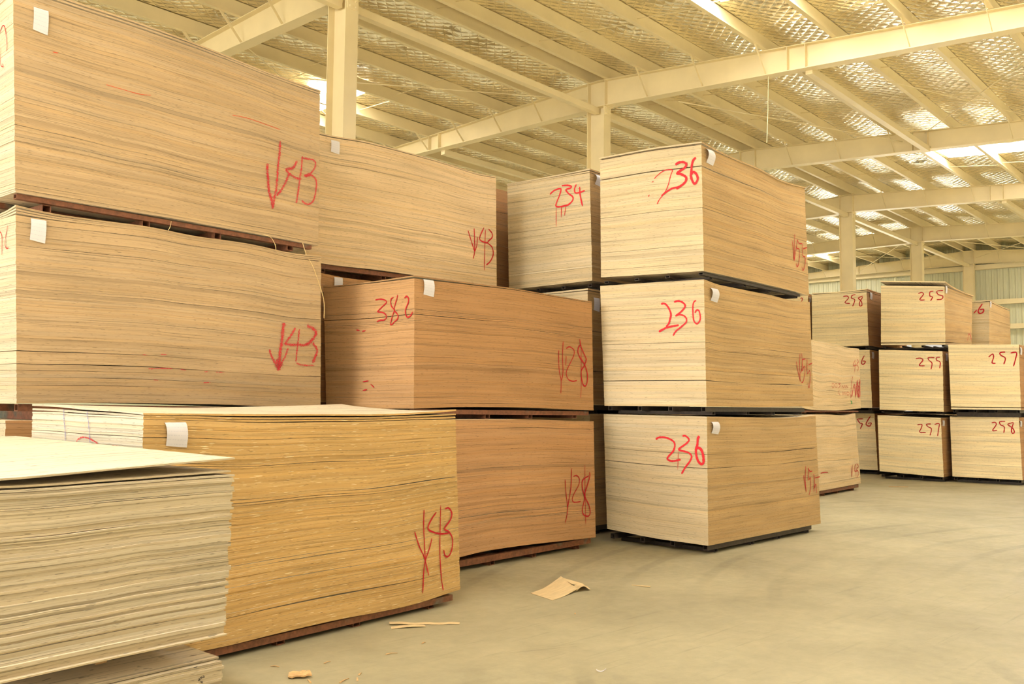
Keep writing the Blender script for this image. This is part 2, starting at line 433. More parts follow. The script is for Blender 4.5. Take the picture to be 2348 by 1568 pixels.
CNAME = {7.91: 'tall cream column at upper left beside the glaring roof light', 13.91: 'cream column rising between the 234 and 236 stacks', 19.91: 'cream column hidden behind the 236 tower',
         25.91: 'cream column rising behind the far 258 stack', 31.91: 'cream column rising behind the 255 tower', 37.91: 'farthest cream column, standing against the end wall'}
for x in RX[2:]:
    root = empty('steel_column', (x, RIDGE, 0)); off = (x, RIDGE, 0)
    tag(root, CNAME[x], 'column', 'columns along the ridge')
    H = 6.89
    MB().box(x - .005, x + .005, RIDGE - .178, RIDGE + .178, .02, H).build('web', M['steel_cream'], root, off)
    MB().box(x - .11, x + .11, RIDGE - .19, RIDGE - .178, .02, H).build('flange', M['steel_cream'], root, off)
    MB().box(x - .11, x + .11, RIDGE + .178, RIDGE + .19, .02, H).build('flange', M['steel_cream'], root, off)
    MB().box(x - .16, x + .16, RIDGE - .24, RIDGE + .24, 0, .02).build('base_plate', M['steel_cream'], root, off)
    MB().box(x - .13, x + .13, RIDGE - .23, RIDGE + .23, H, H + .016).build('cap_plate', M['steel_cream'], root, off)
    MB().box(x - .09, x + .09, RIDGE - .202, RIDGE - .190, H - .16, H).build('splice_plate', M['steel_cream'], root, off)
    bl = MB()
    for dx in (-.05, .05):
        for dz in (.04, .12): bl.tube([(x + dx, RIDGE - .202, H - dz), (x + dx, RIDGE - .225, H - dz)], .014, 6)
    bl.build('bolts', M['steel_cream'], root, off)

# tie tubes between the frames, one object each
for y, zc in ((RIDGE, 6.83), (5.95, 6.72), (14.1, 6.80), (1.95, 6.52), (18.1, 6.70)):
    for bay, (xa, xb) in enumerate(zip(RX[:-1], RX[1:])):
        if abs(y - RIDGE) > .1 and bay % 2 == 0: continue
        MB().box(xa + .06, xb - .06, y - .055, y + .055, zc - .055, zc + .055).build('tie_beam', M['steel_cream'], ceiling)
# sag rods from purlin to purlin
ysrt = sorted(PUR_Y)
for xa in RX[1:-1]:
    for dx in (2.0, 4.0):
        b = MB()
        for ya, yb in zip(ysrt[:-1], ysrt[1:]):
            if ya < -3 or yb > 20: continue
            b.tube([(xa + dx + (.03 if int(ya * 7) % 2 else -.03), ya, z_rafter(ya) + .06), (xa + dx + (.03 if int(ya * 7) % 2 else -.03), yb, z_rafter(yb) + .12)], .0065, 5)
        b.build('sag_rod', M['steel_cream'], ceiling)['kind'] = 'stuff'
# crossed wind bracing rods
for a, b_ in (((13.95, 8.29, 6.70), (19.85, 6.45, 6.98)), ((13.95, 5.65, 6.72), (19.85, 4.16, 7.10)), ((14.0, 2.1, 6.62), (19.85, 6.0, 7.08)),
              ((13.95, 10.3, 6.95), (19.85, 14.1, 6.85)), ((31.95, 9.7, 7.0), (37.85, 6.0, 6.9)), ((31.95, 6.0, 6.8), (37.85, 9.7, 7.1)),
              ((31.95, 10.3, 7.0), (37.85, 14.1, 6.95)), ((31.95, 14.1, 6.9), (37.85, 10.3, 7.1)), ((7.95, 14.3, 6.95), (13.85, 10.2, 7.1)), ((7.95, 12.4, 6.9), (13.85, 16.0, 6.9))):
    MB().tube([a, b_], .009, 6).build('brace_rod', M['steel_cream'], ceiling)
MB().tube([(13.9, 6.60, 6.78), (13.89, 6.605, 6.2), (13.87, 6.62, 5.66)], .006, 5).build('hanging_wire', M['steel_cream'], ceiling)

# end wall: ribbed sheet with girts and an unseen doorway added for the foil reflections
DOOR = (10.4, 16.2, 4.4)
def ribbed_wall():
    v = []; f = []
    prof = [(0, 0), (.09, 0), (.115, .03), (.175, .03), (.20, 0)]
    pts = []
    y = Y0R - .2
    while y < Y1R:
        for dy, dx in prof[:-1]: pts.append((y + dy, dx))
        y += .20
    for (py, dx) in pts:
        zt_ = z_foil(py) + .05
        v += [(X1 - dx, py, 0), (X1 - dx, py, zt_)]
    nb = len(pts)
    for (py, dx) in pts: v.append((X1 - dx, py, DOOR[2]))
    for i in range(nb - 1):
        if DOOR[0] <= pts[i][0] < DOOR[1]: f.append((2 * nb + i, 2 * i + 1, 2 * i + 3, 2 * nb + i + 1))   # above the doorway
        else: f.append((2 * i, 2 * i + 1, 2 * i + 3, 2 * i + 2))
    return mesh('wall_back', v, f)
wall = tag(link('wall_back', ribbed_wall(), M['wall']), 'ribbed pale green sheet-metal end wall', 'wall', kind='structure')
for z in (6.78, 5.43, 4.50, 3.3, 2.1, 1.0):
    b = MB(); xg = X1 - .05
    spans = [(Y0R, Y1R)] if z > DOOR[2] + .05 else [(Y0R, DOOR[0]), (DOOR[1], Y1R)]
    for ya, yb in spans:
        b.box(xg - .20, xg, ya, yb, z - .09, z - .083); b.box(xg - .206, xg - .20, ya, yb, z - .09, z + .09); b.box(xg - .20, xg, ya, yb, z + .083, z + .09)
    b.build('girt', M['steel_cream'], wall)
tag(MB().box(X0, X1, Y0R - .1, Y0R, 0, 3.4).build('wall_right', M['wall']), 'unseen low side wall added to the right to cut side light, open above', 'wall', kind='structure')  # unseen wall, added and kept low to shape the side light
dm = MB()
dm.box(X1 - .16, X1 + .02, DOOR[0] - .12, DOOR[0], 0, DOOR[2] + .12).box(X1 - .16, X1 + .02, DOOR[1], DOOR[1] + .12, 0, DOOR[2] + .12).box(X1 - .16, X1 + .02, DOOR[0], DOOR[1], DOOR[2], DOOR[2] + .12)
tag(dm.build('added_door', M['steel_cream']), 'steel frame of the unseen doorway added in the end wall', 'door', kind='structure')
wl = tag(MB().box(X0, X1, Y1R, Y1R + .1, 0, 6.6).build('wall_left', M['wall']), 'plain sheet-metal side wall far behind the stacks', 'wall', kind='structure')

# ------------------------------------------------------------------ stacks of veneer sheets
STACKS = {
"A3":{"c":{"Lb":[2.4115,7.6128,2.749],"Lt":[2.4115,7.6128,4.1091],"Cb":[2.4331,6.3926,2.7614],"Ct":[2.3598,6.3932,4.131],"Rb":[4.8559,6.3724,2.7368],"Rt":[4.8342,6.3726,4.0504]},"p":{"T":[[0.128,0.0064],[0.366,0.0204],[0.569,0.0209],[0.762,0.0063],[1.0,0.0039]],"B":[[0.106,0.0014],[0.42,0.0119],[0.777,0.0062],[1.0,-0.0]]}},
"A2":{"c":{"Lb":[2.4291,7.5379,1.3827],"Lt":[2.4291,7.5379,2.6306],"Cb":[2.4722,6.3183,1.3882],"Ct":[2.4123,6.3176,2.6278],"Rb":[4.8993,6.3451,1.3702],"Rt":[4.8652,6.3447,2.6277]},"p":{"T":[[0.026,0.005],[0.083,-0.0011],[0.189,0.0142],[0.382,0.0351],[0.507,0.0135],[0.702,0.0276],[0.9,-0.0058],[0.998,0.0067]],"B":[[0.25,0.0151],[0.6,0.0151],[1.0,0.0]]}},
"B3":{"c":{"Lb":[5.3228,8.2752,2.7103],"Lt":[5.3228,8.2752,3.9299],"Cb":[5.2318,7.0586,2.7103],"Ct":[5.2318,7.0586,3.9299],"Rb":[7.6832,6.8754,2.7251],"Rt":[7.6494,6.8779,3.9287]},"p":{"T":[[0.146,0.0112],[0.242,0.0389],[0.382,0.0349],[0.542,0.0318],[0.714,0.0202],[0.843,-0.0066],[0.931,-0.0107],[1.0,0.0149]],"B":[[0.078,0.0027],[0.176,-0.0007],[0.337,0.011],[0.523,0.0001],[1.0,-0.0049]]}},
"C2":{"c":{"Lb":[5.3775,6.8816,1.3702],"Lt":[5.3796,6.9658,2.4818],"Cb":[5.3589,5.7002,1.3792],"Ct":[5.3383,5.7007,2.4359],"Rb":[7.8086,5.6392,1.3634],"Rt":[7.7693,5.6402,2.4754]},"p":{"T":[[0.002,0.0151],[0.209,0.0257],[0.494,0.0364],[0.964,-0.0018]],"B":[[0.0,-0.0],[0.2,0.0165],[0.589,0.0192],[1.0,0.0]],"NT":[[0.004,0.0149],[0.314,0.0027],[0.802,-0.0137]],"NB":[[-0.0,-0.0072],[0.469,-0.0092],[0.828,-0.0031]]}},
"C1":{"c":{"Lb":[5.2827,6.7549,0.0913],"Lt":[5.2827,6.7549,1.2812],"Cb":[5.3011,5.535,0.0913],"Ct":[5.3011,5.535,1.2812],"Rb":[7.7648,5.5722,0.0924],"Rt":[7.7158,5.5714,1.2544]},"p":{"T":[[0.167,0.0065],[0.536,0.0156],[1.0,0.0]],"B":[[0.192,0.038],[0.331,0.0544],[0.58,0.0418],[1.0,0.0]]}},
"E3":{"c":{"Lb":[8.3383,7.2662,2.7748],"Lt":[8.3383,7.3131,4.0525],"Cb":[8.3684,6.0708,2.7942],"Ct":[8.3075,6.0707,4.0216],"Rb":[10.7796,6.0733,2.784],"Rt":[10.7796,6.0733,4.0374]},"p":{}},
"F1":{"c":{"Lb":[8.1249,5.6863,0.1351],"Lt":[8.1264,5.7385,1.3215],"Cb":[8.0989,4.4923,0.0892],"Ct":[8.0811,4.4928,1.3118],"Rb":[10.5802,4.4179,0.0879],"Rt":[10.4717,4.4212,1.3296]},"p":{"T":[[0.0,0.0042],[0.387,-0.0096],[0.681,-0.0216],[1.0,-0.0049]],"B":[[0.0,0.0],[1.0,-0.0]],"NT":[[0.004,0.0041],[0.488,0.0019],[1.0,-0.0]],"NB":[[0.0,0.0],[0.513,-0.0169],[1.0,0.0]]}},
"F2":{"c":{"Lb":[8.0543,5.677,1.4134],"Lt":[8.0549,5.7406,2.6744],"Cb":[8.0647,4.4881,1.4165],"Ct":[8.0207,4.4885,2.6375],"Rb":[10.519,4.4662,1.4296],"Rt":[10.4518,4.4668,2.6531]},"p":{"T":[[0.0,0.0085],[0.09,-0.021],[0.344,-0.0201],[0.56,-0.0187],[0.812,-0.038],[1.0,-0.0102]],"B":[[0.0,0.0],[0.444,-0.0046],[1.01,0.005]],"NT":[[0.008,0.0047],[0.457,0.0031],[1.0,-0.0]]}},
"F3":{"c":{"Lb":[8.0412,5.7202,2.7595],"Lt":[8.0412,5.7389,4.0111],"Cb":[8.0596,4.5101,2.7289],"Ct":[8.014,4.51,3.935],"Rb":[10.5385,4.5139,2.7154],"Rt":[10.4441,4.5138,3.9681]},"p":{"T":[[-0.003,0.0243],[0.194,0.0145],[0.462,0.033],[0.757,-0.0099],[1.001,0.0301]],"B":[[0.004,0.0053],[0.427,0.0203],[0.869,0.022],[1.0,0.0099]],"NT":[[0.007,0.0268],[0.444,0.0307],[1.0,-0.0]],"NB":[[-0.0,0.0],[0.463,-0.0033],[1.0,-0.0]]}},
"G2":{"c":{"Lb":[13.9486,7.3213,1.4086],"Lt":[13.9486,7.3213,2.5765],"Cb":[13.9526,6.1013,1.4086],"Ct":[13.9526,6.1013,2.5765],"Rb":[16.413,6.1094,1.4054],"Rt":[16.3691,6.1092,2.4726]},"p":{"T":[[0.192,-0.084],[0.365,-0.0489],[0.592,-0.0456],[0.79,-0.052],[1.0,-0.0168]],"B":[[0.191,-0.0306],[0.568,-0.0357],[1.0,0.0083]]}},
"G1":{"c":{"Lb":[13.8549,7.3006,0.1042],"Lt":[13.8549,7.3006,1.3031],"Cb":[13.8807,6.0809,0.1042],"Ct":[13.8807,6.0809,1.3031],"Rb":[16.4347,6.1349,0.1086],"Rt":[16.2014,6.13,1.3096]},"p":{"T":[[0.252,0.0043],[0.474,0.0021],[0.766,-0.0228],[1.002,0.0195]],"B":[[0.294,-0.0104],[1.0,0.0]]}},
"H3":{"c":{"Lb":[19.8535,8.4411,2.733],"Lt":[19.8535,8.4411,3.9162],"Cb":[19.8942,7.2211,2.7392],"Ct":[19.8128,7.2211,3.91],"Rb":[22.2935,7.2211,2.733],"Rt":[22.2935,7.2211,3.9162]},"p":{}},
"H2":{"c":{"Lb":[19.8406,8.3858,1.4227],"Lt":[19.8406,8.3858,2.6427],"Cb":[19.8924,7.1658,1.4234],"Ct":[19.7886,7.1658,2.6397],"Rb":[22.2806,7.1658,1.4227],"Rt":[22.2806,7.1658,2.6427]},"p":{}},
"H1":{"c":{"Lb":[20.2627,8.4463,0.1002],"Lt":[20.2627,8.4463,1.3047],"Cb":[20.3415,7.2263,0.097],"Ct":[20.1836,7.2263,1.3034],"Rb":[22.7027,7.2263,0.1002],"Rt":[22.7027,7.2263,1.3047]},"p":{}},
"I3":{"c":{"Lb":[19.5754,6.8546,2.719],"Lt":[19.5764,6.8365,3.9772],"Cb":[19.6712,5.6243,2.6927],"Ct":[19.6587,5.6236,3.8769],"Rb":[22.0007,5.751,2.8256],"Rt":[22.1466,5.7589,3.9126]},"p":{}},
"I2":{"c":{"Lb":[19.226,6.7775,1.3897],"Lt":[19.226,6.7773,2.5997],"Cb":[19.2419,5.5573,1.3627],"Ct":[19.2327,5.5572,2.5387],"Rb":[21.6764,5.5784,1.3641],"Rt":[21.6764,5.5784,2.5684]},"p":{}},
"I1":{"c":{"Lb":[19.2698,6.811,0.1512],"Lt":[19.2699,6.8379,1.2728],"Cb":[19.3232,5.6039,0.0973],"Ct":[19.2054,5.6044,1.2413],"Rb":[21.7046,5.5937,0.1227],"Rt":[21.7046,5.5937,1.2749]},"p":{}},
"J2":{"c":{"Lb":[19.2314,5.4182,1.4149],"Lt":[19.2312,5.4506,2.6627],"Cb":[19.2601,4.2145,1.4134],"Ct":[19.2158,4.2143,2.621],"Rb":[21.6784,4.2288,1.4141],"Rt":[21.6784,4.2288,2.6414]},"p":{}},
"J1":{"c":{"Lb":[19.5257,5.5015,0.1098],"Lt":[19.5256,5.5279,1.2697],"Cb":[19.624,4.294,0.1025],"Ct":[19.44,4.2935,1.2749],"Rb":[21.9683,4.2992,0.1069],"Rt":[21.9683,4.2992,1.2739]},"p":{}},
"K":{"c":{"Lb":[2.3564,5.7914,0.0933],"Lt":[2.3567,5.7852,1.34],"Cb":[2.413,4.5727,0.0933],"Ct":[2.4099,4.5725,1.3194],"Rb":[4.8875,4.6877,0.1043],"Rt":[4.8083,4.684,1.3355]},"p":{"T":[[0.001,0.0156],[0.305,0.003],[0.551,0.0019],[0.826,0.0068],[1.0,0.0062]],"B":[[0.224,-0.0209],[0.319,-0.0135],[0.548,-0.0149],[0.699,-0.0304],[0.82,-0.0346],[0.927,-0.015],[1.002,-0.0007]],"NT":[[0.001,0.0156],[0.285,0.0177],[0.508,0.0161],[0.742,0.0195],[1.001,0.0126]]}},
"A1":{"c":{"Lb":[2.3991,7.5379,0.1],"Lt":[2.3991,7.5379,1.28],"Cb":[2.4126,6.318,0.1],"Ct":[2.4126,6.318,1.28],"Rb":[4.8525,6.3449,0.1],"Rt":[4.8525,6.3449,1.28]},"p":{}},
"B2":{"c":{"Lb":[5.3428,8.3352,1.42],"Lt":[5.3428,8.3352,2.6],"Cb":[5.2518,7.1186,1.42],"Ct":[5.2518,7.1186,2.6],"Rb":[7.6851,6.9367,1.42],"Rt":[7.6851,6.9367,2.6]},"p":{"T":[[0.092,0.0384],[0.15,0.016],[0.212,0.0105],[0.353,0.0196],[0.429,-0.0059],[0.664,-0.0283]]}},
"B1":{"c":{"Lb":[5.3228,8.3352,0.1],"Lt":[5.3228,8.3352,1.32],"Cb":[5.2318,7.1186,0.1],"Ct":[5.2318,7.1186,1.32],"Rb":[7.6651,6.9367,0.1],"Rt":[7.6651,6.9367,1.32]},"p":{}},
"E2":{"c":{"Lb":[8.3167,7.3154,1.42],"Lt":[8.3167,7.3154,2.6932],"Cb":[8.318,6.0954,1.42],"Ct":[8.318,6.0954,2.6932],"Rb":[10.758,6.0979,1.42],"Rt":[10.758,6.0979,2.6932]},"p":{}},
"E1":{"c":{"Lb":[8.3383,7.2907,0.1],"Lt":[8.3383,7.2907,1.32],"Cb":[8.3396,6.0707,0.1],"Ct":[8.3396,6.0707,1.32],"Rb":[10.7796,6.0733,0.1],"Rt":[10.7796,6.0733,1.32]},"p":{}},
"D3":{"c":{"Lb":[7.9,8.84,2.72],"Lt":[7.9,8.84,4.07],"Cb":[7.9,7.62,2.72],"Ct":[7.9,7.62,4.07],"Rb":[10.34,7.62,2.72],"Rt":[10.34,7.62,4.07]},"p":{}},
"D2":{"c":{"Lb":[7.9,8.84,1.42],"Lt":[7.9,8.84,2.62],"Cb":[7.9,7.62,1.42],"Ct":[7.9,7.62,2.62],"Rb":[10.34,7.62,1.42],"Rt":[10.34,7.62,2.62]},"p":{}},
"D1":{"c":{"Lb":[7.9,8.84,0.1],"Lt":[7.9,8.84,1.32],"Cb":[7.9,7.62,0.1],"Ct":[7.9,7.62,1.32],"Rb":[10.34,7.62,0.1],"Rt":[10.34,7.62,1.32]},"p":{}},
"M3":{"c":{"Lb":[19.86,9.75,2.73],"Lt":[19.86,9.75,3.93],"Cb":[19.86,8.53,2.73],"Ct":[19.86,8.53,3.93],"Rb":[22.3,8.53,2.73],"Rt":[22.3,8.53,3.93]},"p":{}},
"M2":{"c":{"Lb":[19.86,9.75,1.42],"Lt":[19.86,9.75,2.62],"Cb":[19.86,8.53,1.42],"Ct":[19.86,8.53,2.62],"Rb":[22.3,8.53,1.42],"Rt":[22.3,8.53,2.62]},"p":{}},
"M1":{"c":{"Lb":[19.86,9.75,0.1],"Lt":[19.86,9.75,1.32],"Cb":[19.86,8.53,0.1],"Ct":[19.86,8.53,1.32],"Rb":[22.3,8.53,0.1],"Rt":[22.3,8.53,1.32]},"p":{}},
"N3":{"c":{"Lb":[22.8466,6.8351,2.9067],"Lt":[22.8466,6.8351,3.8613],"Cb":[22.8692,5.6147,2.8691],"Ct":[22.9725,5.6197,3.8628],"Rb":[25.3537,5.7343,2.9888],"Rt":[25.2954,5.7315,3.8439]},"p":{}},
"N2":{"c":{"Lb":[22.8466,6.8351,1.42],"Lt":[22.8466,6.8351,2.7967],"Cb":[22.9053,5.6165,1.42],"Ct":[22.9053,5.6165,2.7967],"Rb":[25.3425,5.7337,1.42],"Rt":[25.3425,5.7337,2.7967]},"p":{}},
"N1":{"c":{"Lb":[22.8466,6.8351,0.1],"Lt":[22.8466,6.8351,1.32],"Cb":[22.9053,5.6165,0.1],"Ct":[22.9053,5.6165,1.32],"Rb":[25.3425,5.7337,0.1],"Rt":[25.3425,5.7337,1.32]},"p":{}},
"L2":{"c":{"Lb":[1.065,5.862,0.41],"Lt":[1.065,5.862,1.125],"Cb":[1.065,3.562,0.41],"Ct":[1.065,3.562,1.125],"Rb":[2.2756,3.562,0.4223],"Rt":[2.2935,3.562,1.1147]},"p":{"T":[[0.233,-0.0189],[0.47,-0.0126],[0.681,-0.0074],[1.0,0.0]],"B":[[0.261,0.0026],[0.613,0.0049],[1.0,0.0019]]}},
"L1":{"c":{"Lb":[1.07,5.895,0.0],"Lt":[1.07,5.895,0.315],"Cb":[1.07,3.595,0.0],"Ct":[1.07,3.595,0.315],"Rb":[2.29,3.595,0.0],"Rt":[2.2916,3.595,0.3187]},"p":{}}}
MARKS = [
["A3","l","crayon",[[0.0222,[0.7893,0.4453,0.7884,0.3984,0.7924,0.3419,0.7945,0.2846,0.8057,0.2305,0.8116,0.1742]],[0.0188,[0.8372,0.6065,0.8358,0.5233,0.8305,0.4563,0.8273,0.3668,0.8239,0.3069,0.815,0.2278,0.8115,0.1858]],[0.0187,[0.874,0.4175,0.8666,0.3819,0.8481,0.3158,0.826,0.2609]],[0.0189,[0.9059,0.5113,0.889,0.4593,0.8625,0.4397,0.874,0.4175]],[0.015,[0.874,0.4175,0.9008,0.4011,0.924,0.4041]],[0.0152,[0.9262,0.5501,0.9236,0.4764,0.9164,0.3891,0.911,0.315,0.9037,0.2405]],[0.0152,[0.9271,0.5371,0.9742,0.5431,0.9805,0.5058,0.9629,0.4558,0.9395,0.4283,0.963,0.4436,0.9851,0.4155,0.9836,0.3414,0.9721,0.2761,0.9485,0.2497,0.9249,0.2658]],[0.0265,[0.9356,0.4237,0.959,0.4451]]]],
["A2","l","crayon",[[0.018,[0.788,0.3655,0.7993,0.316,0.8164,0.2668,0.825,0.2352]],[0.0291,[0.8461,0.5444,0.8418,0.4971,0.8376,0.4221,0.8305,0.3515,0.8278,0.2817,0.825,0.2352]],[0.0146,[0.8623,0.3829,0.8536,0.34,0.8392,0.292,0.8278,0.2586]],[0.0183,[0.8914,0.5181,0.8767,0.4738,0.8564,0.4243,0.8506,0.4096,0.8739,0.4053,0.9034,0.4088,0.9303,0.4095,0.9514,0.4239]],[0.0147,[0.9077,0.511,0.9033,0.4395,0.899,0.3823,0.8946,0.2971]],[0.0259,[0.9391,0.5392,0.9634,0.5235,0.9772,0.4966,0.9696,0.4668,0.9514,0.431,0.9363,0.4126]],[0.0223,[0.9636,0.4277,0.9821,0.3818,0.976,0.3428,0.9638,0.2938]],[0.0111,[0.97,0.2799,0.9215,0.2782,0.8947,0.2876]],[0.0505,[0.8135,0.2943,0.8249,0.2815,0.8307,0.2542]],[0.0067,[0.3674,0.2075,0.4038,0.2147,0.4457,0.2156]],[0.0051,[0.4694,0.2132,0.4886,0.2114]],[0.0052,[0.5498,0.2058,0.5673,0.2089]],[0.0052,[0.5876,0.2061,0.6209,0.2077]],[0.005,[0.3832,0.1457,0.3992,0.145]],[0.0052,[0.5449,0.1387,0.5724,0.1447]],[0.004,[0.4039,0.295,0.427,0.2957]],[0.004,[0.3495,0.2877,0.3674,0.2879]]]],
["A3","l","red stain",[[0.0044,[0.6565,0.6786,0.7094,0.6872,0.7748,0.6836,0.8367,0.6772]],[0.0041,[0.2486,0.6411,0.2998,0.6411,0.3481,0.6427,0.384,0.6549]],[0.0051,[0.0996,0.7257,0.1151,0.7288]]]],
["B3","l","chalk",[[0.0095,[0.8243,0.463,0.8414,0.3828,0.8629,0.2835]],[0.0095,[0.8608,0.4928,0.8632,0.3885,0.8628,0.277,0.854,0.216]],[0.0076,[0.8808,0.4194,0.8761,0.3393,0.8628,0.277]],[0.0106,[0.9209,0.5163,0.894,0.4163,0.9071,0.3867,0.9383,0.3815,0.9472,0.3838]],[0.0077,[0.9298,0.4988,0.9246,0.325,0.9212,0.1257]],[0.0106,[0.9478,0.5105,0.9702,0.4766,0.97,0.4364,0.9427,0.3853,0.9696,0.3494,0.9765,0.2843,0.96,0.2204,0.9329,0.1746]]]],
["C2","n","chalk",[[0.0084,[0.4011,0.866,0.3498,0.8706,0.3022,0.8618,0.2816,0.843,0.3204,0.8131,0.3688,0.7789,0.3749,0.7679,0.3209,0.7614,0.2882,0.74,0.2854,0.7175,0.3094,0.7004,0.3514,0.6996,0.3879,0.6895]],[0.0082,[0.1646,0.896,0.1733,0.8652,0.1908,0.8213,0.1997,0.777,0.1621,0.7355,0.1679,0.7046,0.203,0.6791,0.2354,0.6578,0.2353,0.6846,0.2144,0.7419,0.1997,0.777,0.2259,0.8048,0.2374,0.8366,0.2314,0.8677,0.2081,0.8779]],[0.0089,[0.0931,0.8661,0.0762,0.8809,0.0536,0.8643,0.0563,0.829,0.0789,0.7857,0.0845,0.7505,0.0646,0.7143,0.0307,0.7264,0.0111,0.7565]],[0.0078,[0.6161,0.6291,0.5749,0.6232]],[0.0078,[0.5504,0.6155,0.5095,0.6214]],[0.0078,[0.5491,0.2068,0.4829,0.2157]],[0.0078,[0.5503,0.1368,0.5004,0.146]],[0.0077,[0.4588,0.1888,0.4185,0.1596]]]],
["C2","l","chalk",[[0.0069,[0.7738,0.5335,0.7729,0.43,0.7758,0.3399,0.7861,0.2631,0.7832,0.1468]],[0.0078,[0.8022,0.6142,0.7972,0.4709,0.7988,0.3415,0.7888,0.2632]],[0.0078,[0.8211,0.5511,0.8429,0.569,0.871,0.543,0.8686,0.4903,0.8317,0.3828,0.819,0.3299,0.8307,0.2787,0.8587,0.2608,0.8873,0.269]],[0.0065,[0.8205,0.486,0.8159,0.3946]],[0.0106,[0.9105,0.6458,0.9194,0.5741,0.9476,0.4842,0.9522,0.4581,0.9369,0.404,0.9169,0.3497,0.9255,0.2449,0.9447,0.2221,0.958,0.2731,0.9559,0.3524,0.9372,0.4238,0.9087,0.4808,0.8967,0.5323,0.9049,0.5792,0.9196,0.5939]],[0.0053,[0.9194,0.5741,0.9155,0.218,0.9096,0.1127]]]],
["C1","l","chalk",[[0.0077,[0.7933,0.5202,0.7989,0.4048,0.8073,0.2707,0.7917,0.1648]],[0.0086,[0.8374,0.6073,0.8317,0.4493,0.8126,0.3183,0.8073,0.2707]],[0.0078,[0.8495,0.539,0.8696,0.5457,0.8894,0.5167,0.8836,0.4617,0.8529,0.3979,0.8395,0.3509,0.852,0.3247,0.897,0.3243]],[0.0106,[0.9618,0.5659,0.9612,0.522,0.9393,0.4367,0.925,0.37,0.9526,0.285,0.9599,0.2213,0.9461,0.1924,0.9157,0.21,0.9062,0.2549,0.9227,0.3516,0.9086,0.4403,0.9125,0.5019,0.9562,0.535]],[0.0061,[0.9286,0.6312,0.9278,0.3509,0.9278,0.1272]]]],
["K","l","chalk",[[0.0078,[0.816,0.3681,0.8334,0.284,0.8529,0.2148,0.869,0.1133]],[0.0073,[0.8552,0.4815,0.8525,0.3847,0.8548,0.2628,0.8557,0.206]],[0.008,[0.8842,0.3171,0.8744,0.2663,0.8574,0.2055,0.8489,0.1431,0.843,0.024]],[0.0092,[0.9048,0.4581,0.8829,0.4195,0.869,0.3774,0.8848,0.3537,0.921,0.3338,0.9551,0.3308]],[0.0068,[0.9239,0.4945,0.9179,0.3303,0.9157,0.2072,0.9196,0.0825,0.9257,0.0147]],[0.0093,[0.9421,0.4707,0.9578,0.4722,0.9699,0.4408,0.9628,0.4044,0.9369,0.3595,0.9553,0.3391,0.9701,0.2941,0.9658,0.2364,0.9526,0.2021,0.9372,0.2059,0.9316,0.2404]]]],
["K","n","crayon",[[0.0081,[0.5562,0.8754,0.5386,0.893,0.4977,0.9042,0.4526,0.9025,0.4001,0.8939,0.3551,0.879]],[0.0076,[0.2413,0.88,0.1789,0.8796]]]],
["L1","l","tar",[[0.0142,[0.9018,0.8034,0.9122,0.8267,0.9254,0.8433]],[0.0122,[0.91,0.7831,0.9209,0.767]],[0.0061,[0.8813,0.987,0.8971,0.9909]]]],
["K","n","ink",[[0.0049,[0.6831,1.025,0.6738,0.9664,0.6624,0.9289,0.6539,0.8782]],[0.0047,[0.4624,1.0221,0.4646,1.0035,0.4516,0.9818,0.4406,0.938,0.4287,0.8834]]]],
["E3","n","spray",[[0.0142,[0.4641,0.8369,0.4121,0.8656,0.3443,0.8747,0.3313,0.8599,0.3518,0.81,0.3813,0.7611,0.3937,0.7188,0.3379,0.7079,0.2711,0.7131]],[0.0151,[0.3213,0.898,0.2548,0.8939,0.2112,0.8796,0.2226,0.8637,0.2724,0.8569,0.2459,0.8188,0.1975,0.7824,0.1986,0.7479,0.2489,0.7148,0.2933,0.7114]],[0.014,[0.1508,0.8892,0.1738,0.8488,0.1639,0.8129,0.1152,0.8112,0.0557,0.8209]],[0.0139,[0.1136,0.8628,0.1104,0.789,0.0866,0.6826]],[0.0061,[0.3917,0.7098,0.3969,0.5269]],[0.008,[0.3289,0.7112,0.3341,0.6072]],[0.007,[0.2767,0.7094,0.2959,0.6203]]]],
["F3","n","spray",[[0.0073,[0.4455,0.7954,0.4037,0.8266,0.3521,0.8522,0.3014,0.8558,0.2689,0.848,0.282,0.8187,0.2981,0.772,0.3141,0.7254,0.3508,0.663,0.3975,0.6188,0.4212,0.5813]],[0.0073,[0.5051,0.6505,0.4944,0.6672]],[0.0055,[0.4693,0.7667,0.451,0.776]],[0.0158,[0.3766,0.6433,0.3508,0.663,0.315,0.6816,0.2695,0.6992,0.2146,0.7027]],[0.0198,[0.238,0.8885,0.2153,0.9036,0.1707,0.9053,0.1415,0.8913,0.137,0.8734,0.162,0.85,0.1969,0.8362,0.2246,0.8172,0.1925,0.8095,0.1536,0.7882,0.1393,0.7693,0.1498,0.74,0.1747,0.7207,0.2096,0.7044,0.2347,0.6916]],[0.0196,[0.0482,0.9288,0.0728,0.9099,0.0858,0.8723,0.0916,0.8295,0.0975,0.7868,0.0862,0.7467,0.0652,0.7165,0.0431,0.7338,0.0352,0.7632,0.0512,0.7994,0.075,0.8127,0.0924,0.795]]]],
